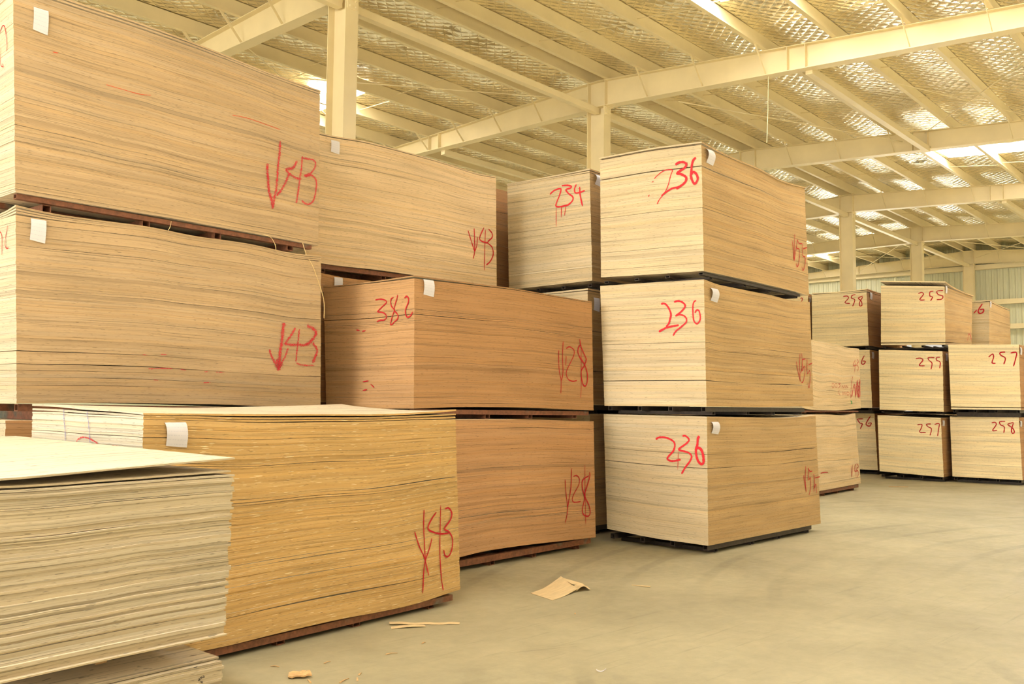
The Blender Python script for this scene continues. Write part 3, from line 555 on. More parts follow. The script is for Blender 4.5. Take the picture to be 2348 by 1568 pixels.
["F2","n","spray",[[0.0159,[0.394,0.8247,0.3685,0.8291,0.3438,0.8155,0.3197,0.7822,0.3044,0.7384,0.314,0.6992,0.3277,0.6636,0.3537,0.6392]],[0.0168,[0.4228,0.6014,0.3839,0.6184,0.3497,0.6319,0.2949,0.6411,0.2325,0.6501]],[0.0149,[0.2723,0.8361,0.235,0.8435,0.1944,0.8311,0.1707,0.8052,0.1794,0.7841,0.213,0.7532,0.2633,0.7227]],[0.0132,[0.2633,0.7227,0.2259,0.7321,0.1852,0.7236,0.1615,0.6979,0.1663,0.6695,0.1914,0.6489,0.225,0.6249,0.2629,0.6008,0.2889,0.5657]],[0.0121,[0.0692,0.8402,0.0894,0.8304,0.1002,0.7988,0.1016,0.7456,0.0988,0.6994,0.0895,0.6707,0.0658,0.6558,0.0412,0.6798,0.0364,0.715,0.0473,0.7578,0.0671,0.7639,0.0836,0.7414]]]],
["F1","n","spray",[[0.016,[0.4746,0.806,0.4452,0.8219,0.3971,0.8262,0.3449,0.8163,0.3029,0.7939,0.2941,0.7618,0.309,0.7203,0.338,0.6901,0.3673,0.6555,0.3438,0.6387,0.3012,0.6396,0.2399,0.6539]],[0.0149,[0.2202,0.8444,0.1948,0.8475,0.1675,0.8287,0.1632,0.8089,0.1959,0.7792,0.2381,0.7527,0.2571,0.7315,0.2061,0.7224,0.1648,0.7128,0.1399,0.6864,0.1566,0.6455,0.199,0.5945,0.2349,0.5396]],[0.0216,[0.0672,0.8512,0.081,0.8287,0.0862,0.7809,0.098,0.7486,0.0985,0.7089,0.0834,0.6584,0.0566,0.6326,0.0339,0.642,0.0333,0.6893,0.0462,0.7357,0.0729,0.7579,0.0957,0.7527]],[0.0044,[0.262,0.7231,0.2696,0.5691]]]],
["F3","l","chalk",[[0.0083,[0.8308,0.4812,0.8375,0.4027,0.8428,0.2969]],[0.0084,[0.8608,0.5483,0.8504,0.406,0.8428,0.2969]],[0.0084,[0.8748,0.4338,0.8539,0.3425,0.8428,0.2969]],[0.0084,[0.8834,0.506,0.9053,0.4741,0.9384,0.4795]],[0.0084,[0.8871,0.5016,0.8769,0.4235,0.9027,0.4194,0.9067,0.3663,0.8894,0.2758,0.8713,0.2479,0.8638,0.2805]],[0.0085,[0.9452,0.4845,0.9399,0.3746,0.9656,0.3592,0.9656,0.3047,0.9395,0.2313,0.924,0.2623]],[0.0085,[0.9494,0.4334,0.9974,0.4599]]]],
["F2","l","chalk",[[0.0082,[0.8245,0.4148,0.8431,0.3083,0.8615,0.2282]],[0.0083,[0.865,0.4934,0.8576,0.3631,0.8615,0.2282]],[0.0083,[0.884,0.495,0.8876,0.3867,0.8683,0.3097]],[0.0083,[0.8856,0.4354,0.9243,0.4459]],[0.0083,[0.8888,0.4194,0.8817,0.3321,0.9089,0.3772,0.9128,0.312,0.8908,0.2348,0.8714,0.2232]],[0.0084,[0.9413,0.4505,0.9386,0.3134,0.9655,0.3368,0.9695,0.271,0.9528,0.177,0.9417,0.2259]],[0.0084,[0.9545,0.3889,0.9974,0.4138]]]],
["F1","l","chalk",[[0.0083,[0.8394,0.4615,0.8485,0.3916,0.86,0.3075]],[0.0083,[0.8667,0.5463,0.8551,0.4185,0.86,0.3075]],[0.0083,[0.889,0.5258,0.9065,0.4918,0.9301,0.4923]],[0.0083,[0.8928,0.5162,0.8865,0.4151,0.9087,0.4313,0.9034,0.3299,0.8847,0.2767]],[0.0084,[0.9427,0.465,0.9505,0.4082,0.937,0.2979]],[0.0085,[0.9406,0.3254,0.9625,0.3695,0.9654,0.2849]],[0.0085,[0.9547,0.4265,1.0098,0.432]]]],
["G2","l","crayon",[[0.0145,[0.9135,0.7869,0.8658,0.6845,0.9381,0.7055]],[0.0129,[0.9169,0.7711,0.8911,0.5709]],[0.0146,[0.9471,0.801,0.9715,0.7638,0.9405,0.7174,0.9684,0.6721,0.9465,0.6028]],[0.0144,[0.8549,0.5177,0.8281,0.3858,0.8153,0.2724,0.8025,0.1597]],[0.0319,[0.8219,0.1766,0.8855,0.3911,0.8986,0.1966,0.9417,0.4539,0.9465,0.1826,0.9896,0.4806,0.9788,0.1593]],[0.0242,[0.9247,0.4111,0.9709,0.3328,0.9297,0.2638,0.9724,0.2004]],[0.0091,[0.478,0.3549,0.4993,0.3688,0.5128,0.3429,0.4979,0.3041,0.4772,0.3175,0.478,0.3549]],[0.0092,[0.5309,0.3625,0.5524,0.3735,0.5659,0.3443,0.551,0.3127,0.53,0.3262,0.5309,0.3625]],[0.0093,[0.6334,0.3839,0.5917,0.3724,0.6234,0.3444,0.5864,0.3031]],[0.0093,[0.6496,0.3079,0.6597,0.3474,0.6807,0.3133,0.6965,0.3552,0.7102,0.3156]],[0.0094,[0.7139,0.3159,0.728,0.3579,0.7474,0.3216,0.7615,0.3608]],[0.0093,[0.6036,0.2737,0.5885,0.2421,0.6197,0.1979]],[0.0093,[0.6559,0.1998,0.6664,0.2547,0.6835,0.209,0.7031,0.2571,0.7109,0.2058]],[0.0095,[0.7531,0.2603,0.7301,0.2352,0.7571,0.2052,0.7823,0.2384,0.7531,0.2603]]]],
["G2","l","green ink",[[0.0127,[0.8014,0.1197,0.8293,0.1095,0.8097,0.0832,0.8381,0.0889]]]],
["G1","l","chalk",[[0.0096,[0.831,0.2735,0.8346,0.1066]],[0.0096,[0.8655,0.2877,0.8346,0.1066]],[0.0105,[0.9214,0.2942,0.8877,0.1953,0.9601,0.1907]],[0.0105,[0.9411,0.2924,0.9723,0.2484,0.9327,0.2126,0.9665,0.1576,0.9296,0.0882]],[0.0089,[0.9238,0.2794,0.9088,0.076]],[0.0089,[0.2852,0.2238,0.3449,0.2296,0.4137,0.2223]]]],
["H3","n","chalk",[[0.015,[0.4179,0.911,0.3481,0.9156,0.3218,0.8766,0.388,0.7971,0.2975,0.7783]],[0.0149,[0.193,0.9329,0.2568,0.9187,0.2674,0.873,0.2141,0.8417,0.2249,0.7868,0.254,0.7237]],[0.0149,[0.0685,0.8967,0.1467,0.865,0.0985,0.8064,0.0887,0.732,0.1282,0.7252,0.126,0.7897,0.0692,0.8783]]]],
["H2","n","chalk",[[0.0148,[0.0952,0.9028,0.1395,0.8245,0.1455,0.7628,0.1103,0.7569,0.0818,0.8021,0.1311,0.8102]]]],
["H1","n","chalk",[[0.0161,[0.202,0.9035,0.3215,0.8974]],[0.0161,[0.3088,0.8922,0.2697,0.8296,0.225,0.8125,0.2659,0.7209]],[0.016,[0.0722,0.9511,0.1513,0.8324,0.1447,0.7874,0.0911,0.7798,0.0646,0.8344,0.1247,0.824]]]],
["I3","n","chalk",[[0.0145,[0.4011,0.8561,0.3453,0.8738,0.3219,0.8399,0.3785,0.754,0.2995,0.7496]],[0.0144,[0.1636,0.8983,0.2188,0.8839,0.2198,0.8154,0.1809,0.7987,0.2133,0.7333]],[0.0144,[0.0155,0.9122,0.109,0.899,0.0944,0.8425,0.0251,0.8175,0.0416,0.7658,0.1193,0.7565]]]],
["I3","l","chalk",[[0.0146,[0.8151,0.0736,0.8757,0.216,0.9817,0.1068]],[0.0148,[0.9161,0.2993,0.9741,0.0552]]]],
["I2","n","chalk",[[0.0141,[0.4105,0.8656,0.3391,0.8758,0.3004,0.8429,0.357,0.7569,0.2707,0.7507]],[0.014,[0.1203,0.8895,0.2135,0.8873,0.2065,0.8452,0.1608,0.7957,0.1782,0.6941]],[0.014,[0.0353,0.9,0.0894,0.8902,0.0902,0.8481,0.037,0.8157,0.0466,0.7144]]]],
["I1","n","chalk",[[0.0132,[0.3652,0.8641,0.2935,0.8768,0.3041,0.8149,0.3309,0.7431,0.2366,0.7403]],[0.0131,[0.1517,0.8933,0.2225,0.8807,0.1931,0.8388,0.1478,0.8067,0.1763,0.692]],[0.0131,[0.0976,0.8875,0.0273,0.9034,0.0391,0.8132,0.0601,0.6911]]]],
["J2","n","chalk",[[0.0166,[0.4231,0.8067,0.3642,0.8539,0.3516,0.8069,0.3761,0.7206,0.3264,0.713]],[0.0166,[0.1863,0.8856,0.2569,0.8776,0.2512,0.8385,0.1894,0.7918,0.2136,0.6979]],[0.0165,[0.1169,0.8701,0.0334,0.8781,0.0503,0.7767,0.0815,0.6674]]]],
["J1","n","chalk",[[0.014,[0.387,0.9068,0.3356,0.916,0.3232,0.8751,0.3787,0.7831,0.3131,0.7898]],[0.014,[0.1903,0.9352,0.2699,0.9255,0.2581,0.8765,0.2094,0.8448,0.2218,0.7463]],[0.0139,[0.0771,0.921,0.1572,0.8868,0.0961,0.8312,0.0713,0.7669,0.1007,0.7465,0.1121,0.7983,0.0776,0.9129]]]],
["N3","n","chalk",[[0.0222,[0.111,0.9447,0.1797,0.7949,0.1627,0.723,0.1027,0.7435,0.0941,0.8138,0.154,0.8053]],[0.0177,[0.2574,0.7278,0.2055,0.8082]]]],
["M3","n","chalk",[[0.0132,[0.1448,0.9191,0.107,0.9253,0.1119,0.8778,0.1277,0.8527]]]],
["A3","n","chalk",[[0.0049,[0.1967,0.8027,0.1454,0.8324,0.1077,0.806,0.0839,0.7245,0.0918,0.6928]],[0.0048,[0.1888,0.741,0.1762,0.653,0.1416,0.6283,0.1464,0.6463]]]],
["A2","n","chalk",[[0.0046,[0.2131,0.9122,0.1771,0.8854,0.1758,0.7845]],[0.0045,[0.0954,0.931,0.1299,0.853,0.1182,0.8154,0.0838,0.8121]]]]]
TAGS = [["A3",0.0506,0.9191,0.0948,0.1527],["A2",0.0374,0.9663,0.0965,0.1394],["B3",0.1013,0.9732,0.094,0.1131],["B2",0.1406,0.9901,0.0942,0.0834],["C2",0.0383,0.9939,0.1153,0.1287],["K",0.0487,0.9618,0.1244,0.1223],["F3",0.0313,0.9769,0.1597,0.1393],["F2",0.0474,0.95,0.1384,0.1242],["F1",0.0299,0.9581,0.1423,0.1093],["E3",0.0364,0.978,0.0916,0.1134],["E2",0.0421,0.9358,0.1081,0.1411],["H3",0.0701,0.9747,0.1527,0.1406],["H2",0.0385,0.9662,0.2265,0.1292],["I3",0.0283,0.9981,0.2472,0.1416],["I2",0.0695,0.9692,0.2047,0.1369],["N3",0.0196,1.0047,0.3408,0.1406],["M3",-0.0159,0.9326,0.0466,0.0873],["I1",0.0287,0.957,0.1875,0.0926],["J2",0.025,0.9622,0.2752,0.1301],["J1",0.02,0.9444,0.264,0.0893]]
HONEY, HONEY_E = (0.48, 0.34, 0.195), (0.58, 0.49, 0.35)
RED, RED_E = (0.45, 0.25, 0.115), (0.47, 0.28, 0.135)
PALE, PALE_E = (0.49, 0.325, 0.155), (0.65, 0.53, 0.345)  # long side darker than end: grain, plus shade put into the colour
FAR_E = (0.90, 0.74, 0.46)  # ends of the far stacks, lightened in colour for light missing there
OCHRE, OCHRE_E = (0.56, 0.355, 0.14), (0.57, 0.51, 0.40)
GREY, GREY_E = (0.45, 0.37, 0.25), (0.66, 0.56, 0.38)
#        long, end, n, nx, wave, jitter, individual, label, pallet mat
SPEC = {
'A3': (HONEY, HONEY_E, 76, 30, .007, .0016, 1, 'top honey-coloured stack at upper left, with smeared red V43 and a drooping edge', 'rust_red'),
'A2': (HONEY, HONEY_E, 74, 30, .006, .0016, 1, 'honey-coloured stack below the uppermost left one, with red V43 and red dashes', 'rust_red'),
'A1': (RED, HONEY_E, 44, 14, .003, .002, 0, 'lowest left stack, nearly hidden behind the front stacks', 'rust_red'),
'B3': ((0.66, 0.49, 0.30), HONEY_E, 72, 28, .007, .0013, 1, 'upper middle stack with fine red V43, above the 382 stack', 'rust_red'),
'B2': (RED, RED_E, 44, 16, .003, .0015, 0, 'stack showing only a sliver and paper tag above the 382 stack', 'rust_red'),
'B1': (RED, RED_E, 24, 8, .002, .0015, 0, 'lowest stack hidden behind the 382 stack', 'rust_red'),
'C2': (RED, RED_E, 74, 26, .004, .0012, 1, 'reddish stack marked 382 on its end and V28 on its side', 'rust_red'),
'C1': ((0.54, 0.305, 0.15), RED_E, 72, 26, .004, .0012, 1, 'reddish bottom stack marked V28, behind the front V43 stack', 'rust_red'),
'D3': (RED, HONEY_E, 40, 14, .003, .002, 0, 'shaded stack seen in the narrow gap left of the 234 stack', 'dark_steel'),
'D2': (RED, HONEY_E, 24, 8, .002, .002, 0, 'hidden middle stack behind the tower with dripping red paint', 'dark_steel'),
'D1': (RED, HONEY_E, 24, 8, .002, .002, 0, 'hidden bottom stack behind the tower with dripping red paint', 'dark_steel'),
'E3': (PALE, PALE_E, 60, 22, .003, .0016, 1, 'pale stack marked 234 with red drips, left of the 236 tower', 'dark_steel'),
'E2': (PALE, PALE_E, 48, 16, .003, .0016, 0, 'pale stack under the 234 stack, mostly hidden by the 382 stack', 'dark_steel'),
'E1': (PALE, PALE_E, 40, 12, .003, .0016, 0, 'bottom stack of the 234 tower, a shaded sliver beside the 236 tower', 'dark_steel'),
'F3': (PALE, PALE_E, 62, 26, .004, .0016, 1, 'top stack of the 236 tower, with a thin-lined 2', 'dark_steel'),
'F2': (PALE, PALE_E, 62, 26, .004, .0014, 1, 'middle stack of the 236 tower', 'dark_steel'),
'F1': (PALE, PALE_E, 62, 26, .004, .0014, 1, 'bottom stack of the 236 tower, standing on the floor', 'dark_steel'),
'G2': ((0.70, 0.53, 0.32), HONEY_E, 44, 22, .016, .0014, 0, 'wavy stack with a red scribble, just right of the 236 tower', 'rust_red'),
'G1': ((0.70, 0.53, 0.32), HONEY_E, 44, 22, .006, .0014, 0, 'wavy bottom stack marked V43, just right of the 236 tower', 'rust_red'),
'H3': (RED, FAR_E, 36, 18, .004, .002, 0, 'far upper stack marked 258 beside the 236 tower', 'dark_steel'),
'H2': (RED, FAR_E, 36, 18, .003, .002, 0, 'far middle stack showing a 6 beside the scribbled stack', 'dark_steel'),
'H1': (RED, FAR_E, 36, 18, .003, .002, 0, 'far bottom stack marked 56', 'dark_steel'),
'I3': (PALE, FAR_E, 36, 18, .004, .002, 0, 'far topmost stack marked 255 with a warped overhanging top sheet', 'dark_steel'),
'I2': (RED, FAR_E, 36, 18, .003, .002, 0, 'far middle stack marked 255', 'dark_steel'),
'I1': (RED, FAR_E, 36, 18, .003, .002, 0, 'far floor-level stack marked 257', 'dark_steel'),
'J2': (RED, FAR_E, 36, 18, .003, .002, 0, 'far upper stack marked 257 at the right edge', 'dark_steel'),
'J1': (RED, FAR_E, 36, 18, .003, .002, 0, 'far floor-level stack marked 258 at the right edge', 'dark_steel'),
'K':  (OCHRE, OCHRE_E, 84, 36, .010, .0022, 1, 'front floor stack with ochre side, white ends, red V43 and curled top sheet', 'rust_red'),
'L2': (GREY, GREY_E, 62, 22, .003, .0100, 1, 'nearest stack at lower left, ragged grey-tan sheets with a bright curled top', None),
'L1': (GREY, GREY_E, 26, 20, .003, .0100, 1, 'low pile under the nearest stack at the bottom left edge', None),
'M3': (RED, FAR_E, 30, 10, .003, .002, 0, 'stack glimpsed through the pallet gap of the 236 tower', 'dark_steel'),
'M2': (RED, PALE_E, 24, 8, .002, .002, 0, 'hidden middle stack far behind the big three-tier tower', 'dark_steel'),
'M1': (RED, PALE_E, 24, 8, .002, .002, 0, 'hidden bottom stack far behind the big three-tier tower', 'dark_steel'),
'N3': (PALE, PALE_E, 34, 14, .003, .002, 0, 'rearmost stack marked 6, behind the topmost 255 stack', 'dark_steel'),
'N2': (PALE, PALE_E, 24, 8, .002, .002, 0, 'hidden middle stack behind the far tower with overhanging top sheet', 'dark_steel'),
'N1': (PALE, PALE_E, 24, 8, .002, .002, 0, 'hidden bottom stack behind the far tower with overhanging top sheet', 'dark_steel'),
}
# lifted top sheets: count from the top, lifts at C, R, L, far corner, powers and a bulge along the long side
LIFT = {
'K':  [dict(c=.002, r=.038, l=.0, x=.02, p=4.5, bulge=.016, out=.004, back=.022), dict(c=.0, r=.018, l=.0, x=.0, p=4.5, bulge=.008, out=.003, back=.008), dict(c=0, r=.008, l=0, x=0, p=4.5, bulge=.004, out=0)],
'L2': [dict(c=.022, r=.062, l=.06, x=.085, p=1.0, bulge=0, out=.004), dict(c=.012, r=.014, l=.01, x=.01, p=1.5, bulge=0, out=-.008), dict(c=.004, r=.004, l=0, x=0, p=2, bulge=0, out=.005)],
'L1': [dict(c=.006, r=.006, l=.02, x=.02, p=1.0, bulge=0, out=-.02), dict(c=.0, r=.002, l=0, x=0, p=1.5, bulge=0, out=.01)],
'F3': [dict(c=.014, r=.004, l=.014, x=0, p=2.0, bulge=0, out=.012)],
'E3': [dict(c=.016, r=.004, l=.004, x=0, p=2.0, bulge=0, out=.008), dict(c=.008, r=.002, l=.004, x=0, p=2.0, bulge=0, out=.0)],
'E2': [dict(c=.010, r=.004, l=.0, x=0, p=2.0, bulge=0, out=.008)],
'C2': [dict(c=.016, r=.004, l=.004, x=0, p=2.0, bulge=0, out=.006)],
'I3': [dict(c=.075, r=.02, l=.075, x=.0, p=4.0, bulge=0, out=.03)],
'H3': [dict(c=.03, r=.01, l=.02, x=0, p=3.0, bulge=0, out=.015), dict(c=.015, r=.005, l=.0, x=0, p=3.0, bulge=0, out=.01)],
'N3': [dict(c=.02, r=.03, l=.02, x=0, p=3.0, bulge=0, out=.01)],
'A3': [dict(c=.02, r=.012, l=.0, x=0, p=3, bulge=.012, out=.010), dict(c=.01, r=.006, l=.0, x=0, p=3, bulge=.006, out=.005)],
'B3': [dict(c=.012, r=.006, l=0, x=0, p=3, bulge=.004, out=.004)],
'A2': [dict(c=.030, r=.016, l=.03, x=0, p=8, bulge=.0, out=.004), dict(c=.02, r=.012, l=.02, x=0, p=8, bulge=.0, out=.002), dict(c=.012, r=.008, l=.01, x=0, p=8, bulge=0, out=0)],
}

def interp(prof, U):
    if not prof: return np.zeros_like(U)
    xs = [a for a, _ in prof]; ys = [b for _, b in prof]
    if xs[0] > .02: xs = [0] + xs; ys = [0 if xs[1] > .1 else ys[0]] + ys
    if xs[-1] < .98: xs = xs + [1]; ys = ys + [0 if xs[-1] < .9 else ys[-1]]
    xs, ys = np.array(xs), np.array(ys)
    # smooth: average the polyline over a small window
    return sum(np.interp(np.clip(U + d, 0, 1), xs, ys) for d in (-.06, -.04, -.02, 0, .02, .04, .06)) / 7

class Stack:
    def __init__(s, key):
        d = STACKS[key]; s.key = key
        s.c = {k: np.array(v) for k, v in d['c'].items()}; s.p = d['p']
        s.H = float(s.c['Ct'][2] - s.c['Cb'][2])
        s.len = float(np.linalg.norm(s.c['Rb'] - s.c['Cb'])); s.wid = float(np.linalg.norm(s.c['Lb'] - s.c['Cb']))
        s.ex = (s.c['Rb'] - s.c['Cb']) / s.len; s.ey = (s.c['Lb'] - s.c['Cb']) / s.wid
        s.base = s.c['Cb'] + .5 * (s.c['Rb'] - s.c['Cb']) + .5 * (s.c['Lb'] - s.c['Cb'])
        s.amp = SPEC[key][4]
        r = np.random.default_rng(sum(map(ord, key)) * 7 + 3)
        s.w = [(r.uniform(.35, 1) / (1 + i * .55), r.uniform(.5, 1.3) * (1 + i), r.uniform(.2, .7) * (1 + .5 * i), r.uniform(-.9, .9), r.uniform(0, 6.28)) for i in range(4)]
    def flat(s, U, V, t):
        U, V, t = (np.asarray(a, float)[..., None] for a in (U, V, t))
        b = s.c['Cb'] + U * (s.c['Rb'] - s.c['Cb']) + V * (s.c['Lb'] - s.c['Cb'])
        a = s.c['Ct'] + U * (s.c['Rt'] - s.c['Ct']) + V * (s.c['Lt'] - s.c['Ct'])
        return b + t * (a - b)
    def dz(s, U, V, t):
        U, V, t = np.broadcast_arrays(np.asarray(U, float), np.asarray(V, float), np.asarray(t, float))
        z = interp(s.p.get('T'), U) * t + interp(s.p.get('B'), U) * (1 - t)
        z = z + (interp(s.p.get('NT'), V) * t + interp(s.p.get('NB'), V) * (1 - t)) * np.clip(1 - U * 2.5, 0, 1)
        env = np.sin(math.pi * np.clip(t, 0, 1)) ** .6 * .9 + .10 * t
        for a, fu, fv, ft, ph in s.w:
            z = z + s.amp * a * env * np.sin(2 * math.pi * (fu * U + fv * V + ft * t) + ph)
        return z
    def P(s, U, V, t):
        p = s.flat(U, V, t); p[..., 2] += s.dz(U, V, t)
        return p

def sheet_arrays(S, i, tb, n, nx, ny, rng, jit, base_long, base_end, sliver, lift):
    """one sheet as a closed slab that follows the waves of its stack"""
    t0, t1 = tb; g = rng.choice([.005, .015, .04, .10, .20, .36], p=[.42, .25, .15, .10, .06, .02])
    U = np.linspace(0, 1, nx + 1); V = np.linspace(0, 1, ny + 1)
    UU, VV = np.meshgrid(U, V, indexing='ij')
    jit = jit * .55
    ox, oy = rng.normal(0, jit, 2).clip(-2.4 * jit, 2.0 * jit)
    if rng.random() < .07: oy += jit * 3.0; ox += jit * 3.0
    ow = .0006 * np.sin(UU * rng.uniform(10, 40) + rng.uniform(0, 6))
    gm = g * (.55 + .45 * np.sin(UU * rng.uniform(2, 9) + rng.uniform(0, 6.28)))
    if i == 0: gm = gm * 0
    bot = S.P(UU, VV, np.full_like(UU, t0)); top = S.P(UU, VV, np.full_like(UU, t1))
    bot = bot + gm[..., None] * (top - bot)
    out = 0
    if lift:
        p = lift['p']
        c, r, l, x = ((1 - UU) ** p * (1 - VV) ** p, UU ** p * (1 - VV) ** p, (1 - UU) ** p * VV ** p, UU ** p * VV ** p)
        if p <= 1.5: pass
        dz = lift['c'] * c + lift['r'] * r + lift['l'] * l + lift['x'] * x
        if S.key == 'I3': dz = lift['c'] * (1 - UU) ** p
        if S.key == 'F3': dz = lift['c'] * (1 - UU) ** 6
        dz = dz + lift['bulge'] * np.sin(math.pi * np.clip(UU * 1.25, 0, 1)).clip(0, 1) ** 1.5 * (1 - VV) ** 2 * np.where(UU < .8, 1, 0)
        dz = dz + lift.get('back', 0) * VV ** .8
        bot[..., 2] += dz; top[..., 2] += dz
        out = lift['out']
    e = np.array(S.ex) ; f = np.array(S.ey)
    sh = np.outer
    dU = (UU - .5) * 2; dV = (VV - .5) * 2
    offs = (-(ox + out) * (1 - UU))[..., None] * e + ((-(oy + out) + ow) * (1 - VV))[..., None] * f + (rng.normal(0, jit) * UU)[..., None] * e
    bot = bot + offs; top = top + offs
    nv = (nx + 1) * (ny + 1)
    verts = np.concatenate([bot.reshape(-1, 3), top.reshape(-1, 3)]) - S.base
    ids = np.arange(nv).reshape(nx + 1, ny + 1)
    q = lambda a, b, c, d: np.stack([a, b, c, d], -1).reshape(-1, 4)
    fb = q(ids[:-1, :-1], ids[:-1, 1:], ids[1:, 1:], ids[1:, :-1])
    ft = q(ids[:-1, :-1], ids[1:, :-1], ids[1:, 1:], ids[:-1, 1:]) + nv
    s0 = q(ids[:-1, 0], ids[1:, 0], ids[1:, 0] + nv, ids[:-1, 0] + nv)          # long side (V=0)
    s1 = q(ids[1:, -1], ids[:-1, -1], ids[:-1, -1] + nv, ids[1:, -1] + nv)
    s2 = q(ids[0, 1:], ids[0, :-1], ids[0, :-1] + nv, ids[0, 1:] + nv)          # end (U=0)
    s3 = q(ids[-1, :-1], ids[-1, 1:], ids[-1, 1:] + nv, ids[-1, :-1] + nv)
    faces = np.concatenate([fb, ft, s0, s1, s2, s3])
    uu = (UU * S.len).reshape(-1); vv = (VV * S.wid).reshape(-1)
    zb, zt = t0 * S.H, t1 * S.H
    su = rng.uniform(0, 40)
    uvt = np.stack([uu + su, vv * .16 + su], -1); uvt = np.concatenate([uvt, uvt])
    uvl = np.stack([uu, np.full(nv, zb)], -1); uvl = np.concatenate([uvl, np.stack([uu, np.full(nv, zt)], -1)])
    uve = np.stack([vv + 50, np.full(nv, zb)], -1); uve = np.concatenate([uve, np.stack([vv + 50, np.full(nv, zt)], -1)])
    nt_, nl, ne = len(fb) + len(ft), len(s0) + len(s1), len(s2) + len(s3)
    uv = np.concatenate([uvt[faces[:nt_]].reshape(-1, 2), uvl[faces[nt_:nt_ + nl]].reshape(-1, 2), uve[faces[nt_ + nl:]].reshape(-1, 2)])
    tone = rng.normal(1, .036 if S.base[0] < 12 else .03); warm = rng.normal(0, .03)
    if rng.random() < .06: tone *= .84
    tint = np.array([1, 1 - warm * .5, 1 - warm * 1.5]) * tone
    topc = np.array((0.74, 0.64, 0.49))
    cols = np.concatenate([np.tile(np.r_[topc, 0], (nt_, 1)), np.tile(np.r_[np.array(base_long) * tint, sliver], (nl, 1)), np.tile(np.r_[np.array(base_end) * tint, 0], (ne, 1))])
    return verts, faces, uv, cols

def mesh_np(name, verts, faces, uv, cols, mat):
    me = bpy.data.meshes.new(name)
    me.vertices.add(len(verts)); me.vertices.foreach_set('co', np.ascontiguousarray(verts, dtype=np.float32).ravel())
    nf = len(faces)
    me.loops.add(nf * 4); me.loops.foreach_set('vertex_index', np.ascontiguousarray(faces, dtype=np.int32).ravel())
    me.polygons.add(nf); me.polygons.foreach_set('loop_start', np.arange(0, nf * 4, 4, dtype=np.int32))
    me.attributes.new('sharp_face', 'BOOLEAN', 'FACE').data.foreach_set('value', np.ones(nf, dtype=bool))
    me.update(calc_edges=True)
    ul = me.uv_layers.new(name='UVMap'); ul.data.foreach_set('uv', np.ascontiguousarray(uv, dtype=np.float32).ravel())
    at = me.attributes.new('base', 'FLOAT_COLOR', 'FACE'); at.data.foreach_set('color', np.ascontiguousarray(cols, dtype=np.float32).ravel())
    me.materials.append(mat)
    return me

SOBJ = {}; ROOT = {}; TOPZ = {}
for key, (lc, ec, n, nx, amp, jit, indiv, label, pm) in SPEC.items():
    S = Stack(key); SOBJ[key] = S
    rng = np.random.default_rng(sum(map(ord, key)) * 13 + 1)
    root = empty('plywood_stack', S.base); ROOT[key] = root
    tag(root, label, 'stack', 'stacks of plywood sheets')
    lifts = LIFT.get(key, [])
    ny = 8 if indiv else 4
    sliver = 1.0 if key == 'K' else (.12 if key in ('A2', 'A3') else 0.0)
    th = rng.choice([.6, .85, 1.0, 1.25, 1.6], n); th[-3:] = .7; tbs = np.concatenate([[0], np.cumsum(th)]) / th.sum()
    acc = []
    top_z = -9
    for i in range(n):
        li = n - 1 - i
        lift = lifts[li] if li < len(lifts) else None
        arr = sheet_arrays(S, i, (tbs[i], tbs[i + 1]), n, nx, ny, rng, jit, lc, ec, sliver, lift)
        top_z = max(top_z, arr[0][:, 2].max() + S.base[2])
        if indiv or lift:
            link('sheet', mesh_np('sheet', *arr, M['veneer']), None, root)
        else: acc.append(arr)
    TOPZ[key] = top_z
    if acc:
        off = 0; F = []
        for a in acc: F.append(a[1] + off); off += len(a[0])
        o = link('sheet_pile', mesh_np('sheet_pile', np.concatenate([a[0] for a in acc]), np.concatenate(F), np.concatenate([a[2] for a in acc]), np.concatenate([a[3] for a in acc]), M['veneer']), None, root)
        o['kind'] = 'stuff'

# ------------------------------------------------------------------ steel pallets
PLABEL = {'A3': 'rusty red pallet under the top left stack', 'A2': 'rusty pallet under the second left stack, above the front stack', 'A1': 'pallet under the lowest left stack',
 'B3': 'rusty pallet under the upper middle V43 stack', 'B2': 'pallet under the stack behind the 382 stack', 'B1': 'pallet on the floor behind the 382 tower',
 'C2': 'rusty red pallet between the 382 stack and the V28 stack', 'C1': 'rusty red pallet on the floor under the V28 stack',
 'D3': 'pallet under the shaded stack in the gap', 'D2': 'middle pallet behind the tower with dripping red paint', 'D1': 'floor pallet behind the tower with dripping red paint',
 'E3': 'dark pallet under the 234 stack', 'E2': 'pallet under the middle stack of the 234 tower', 'E1': 'floor pallet under the 234 tower',
 'F3': 'dark pallet under the top 236 stack', 'F2': 'dark pallet between the middle and bottom 236 stacks', 'F1': 'dark floor pallet under the 236 tower',
 'G2': 'brown pallet under the scribbled stack', 'G1': 'floor pallet under the wavy V43 stack right of the 236 tower',
 'H3': 'pallet under the far 258 stack', 'H2': 'pallet under the far stack marked 6', 'H1': 'floor pallet under the far half-hidden bottom stack marked 56',
 'I3': 'dark pallet under the far topmost 255 stack', 'I2': 'dark pallet under the far middle 255 stack', 'I1': 'floor pallet under the far tower with the overhanging top sheet',
 'J2': 'dark pallet under the right-edge 257 stack', 'J1': 'floor pallet under the right-edge 258 stack', 'K': 'rusty floor pallet under the front ochre stack',
 'M3': 'pallet under the stack glimpsed through the gap', 'M2': 'middle pallet far behind the big three-tier tower', 'M1': 'floor pallet far behind the big three-tier tower',
 'N3': 'pallet under the rearmost stack marked 6', 'N2': 'middle pallet behind the far tower with overhanging top sheet', 'N1': 'floor pallet behind the far tower with overhanging top sheet'}
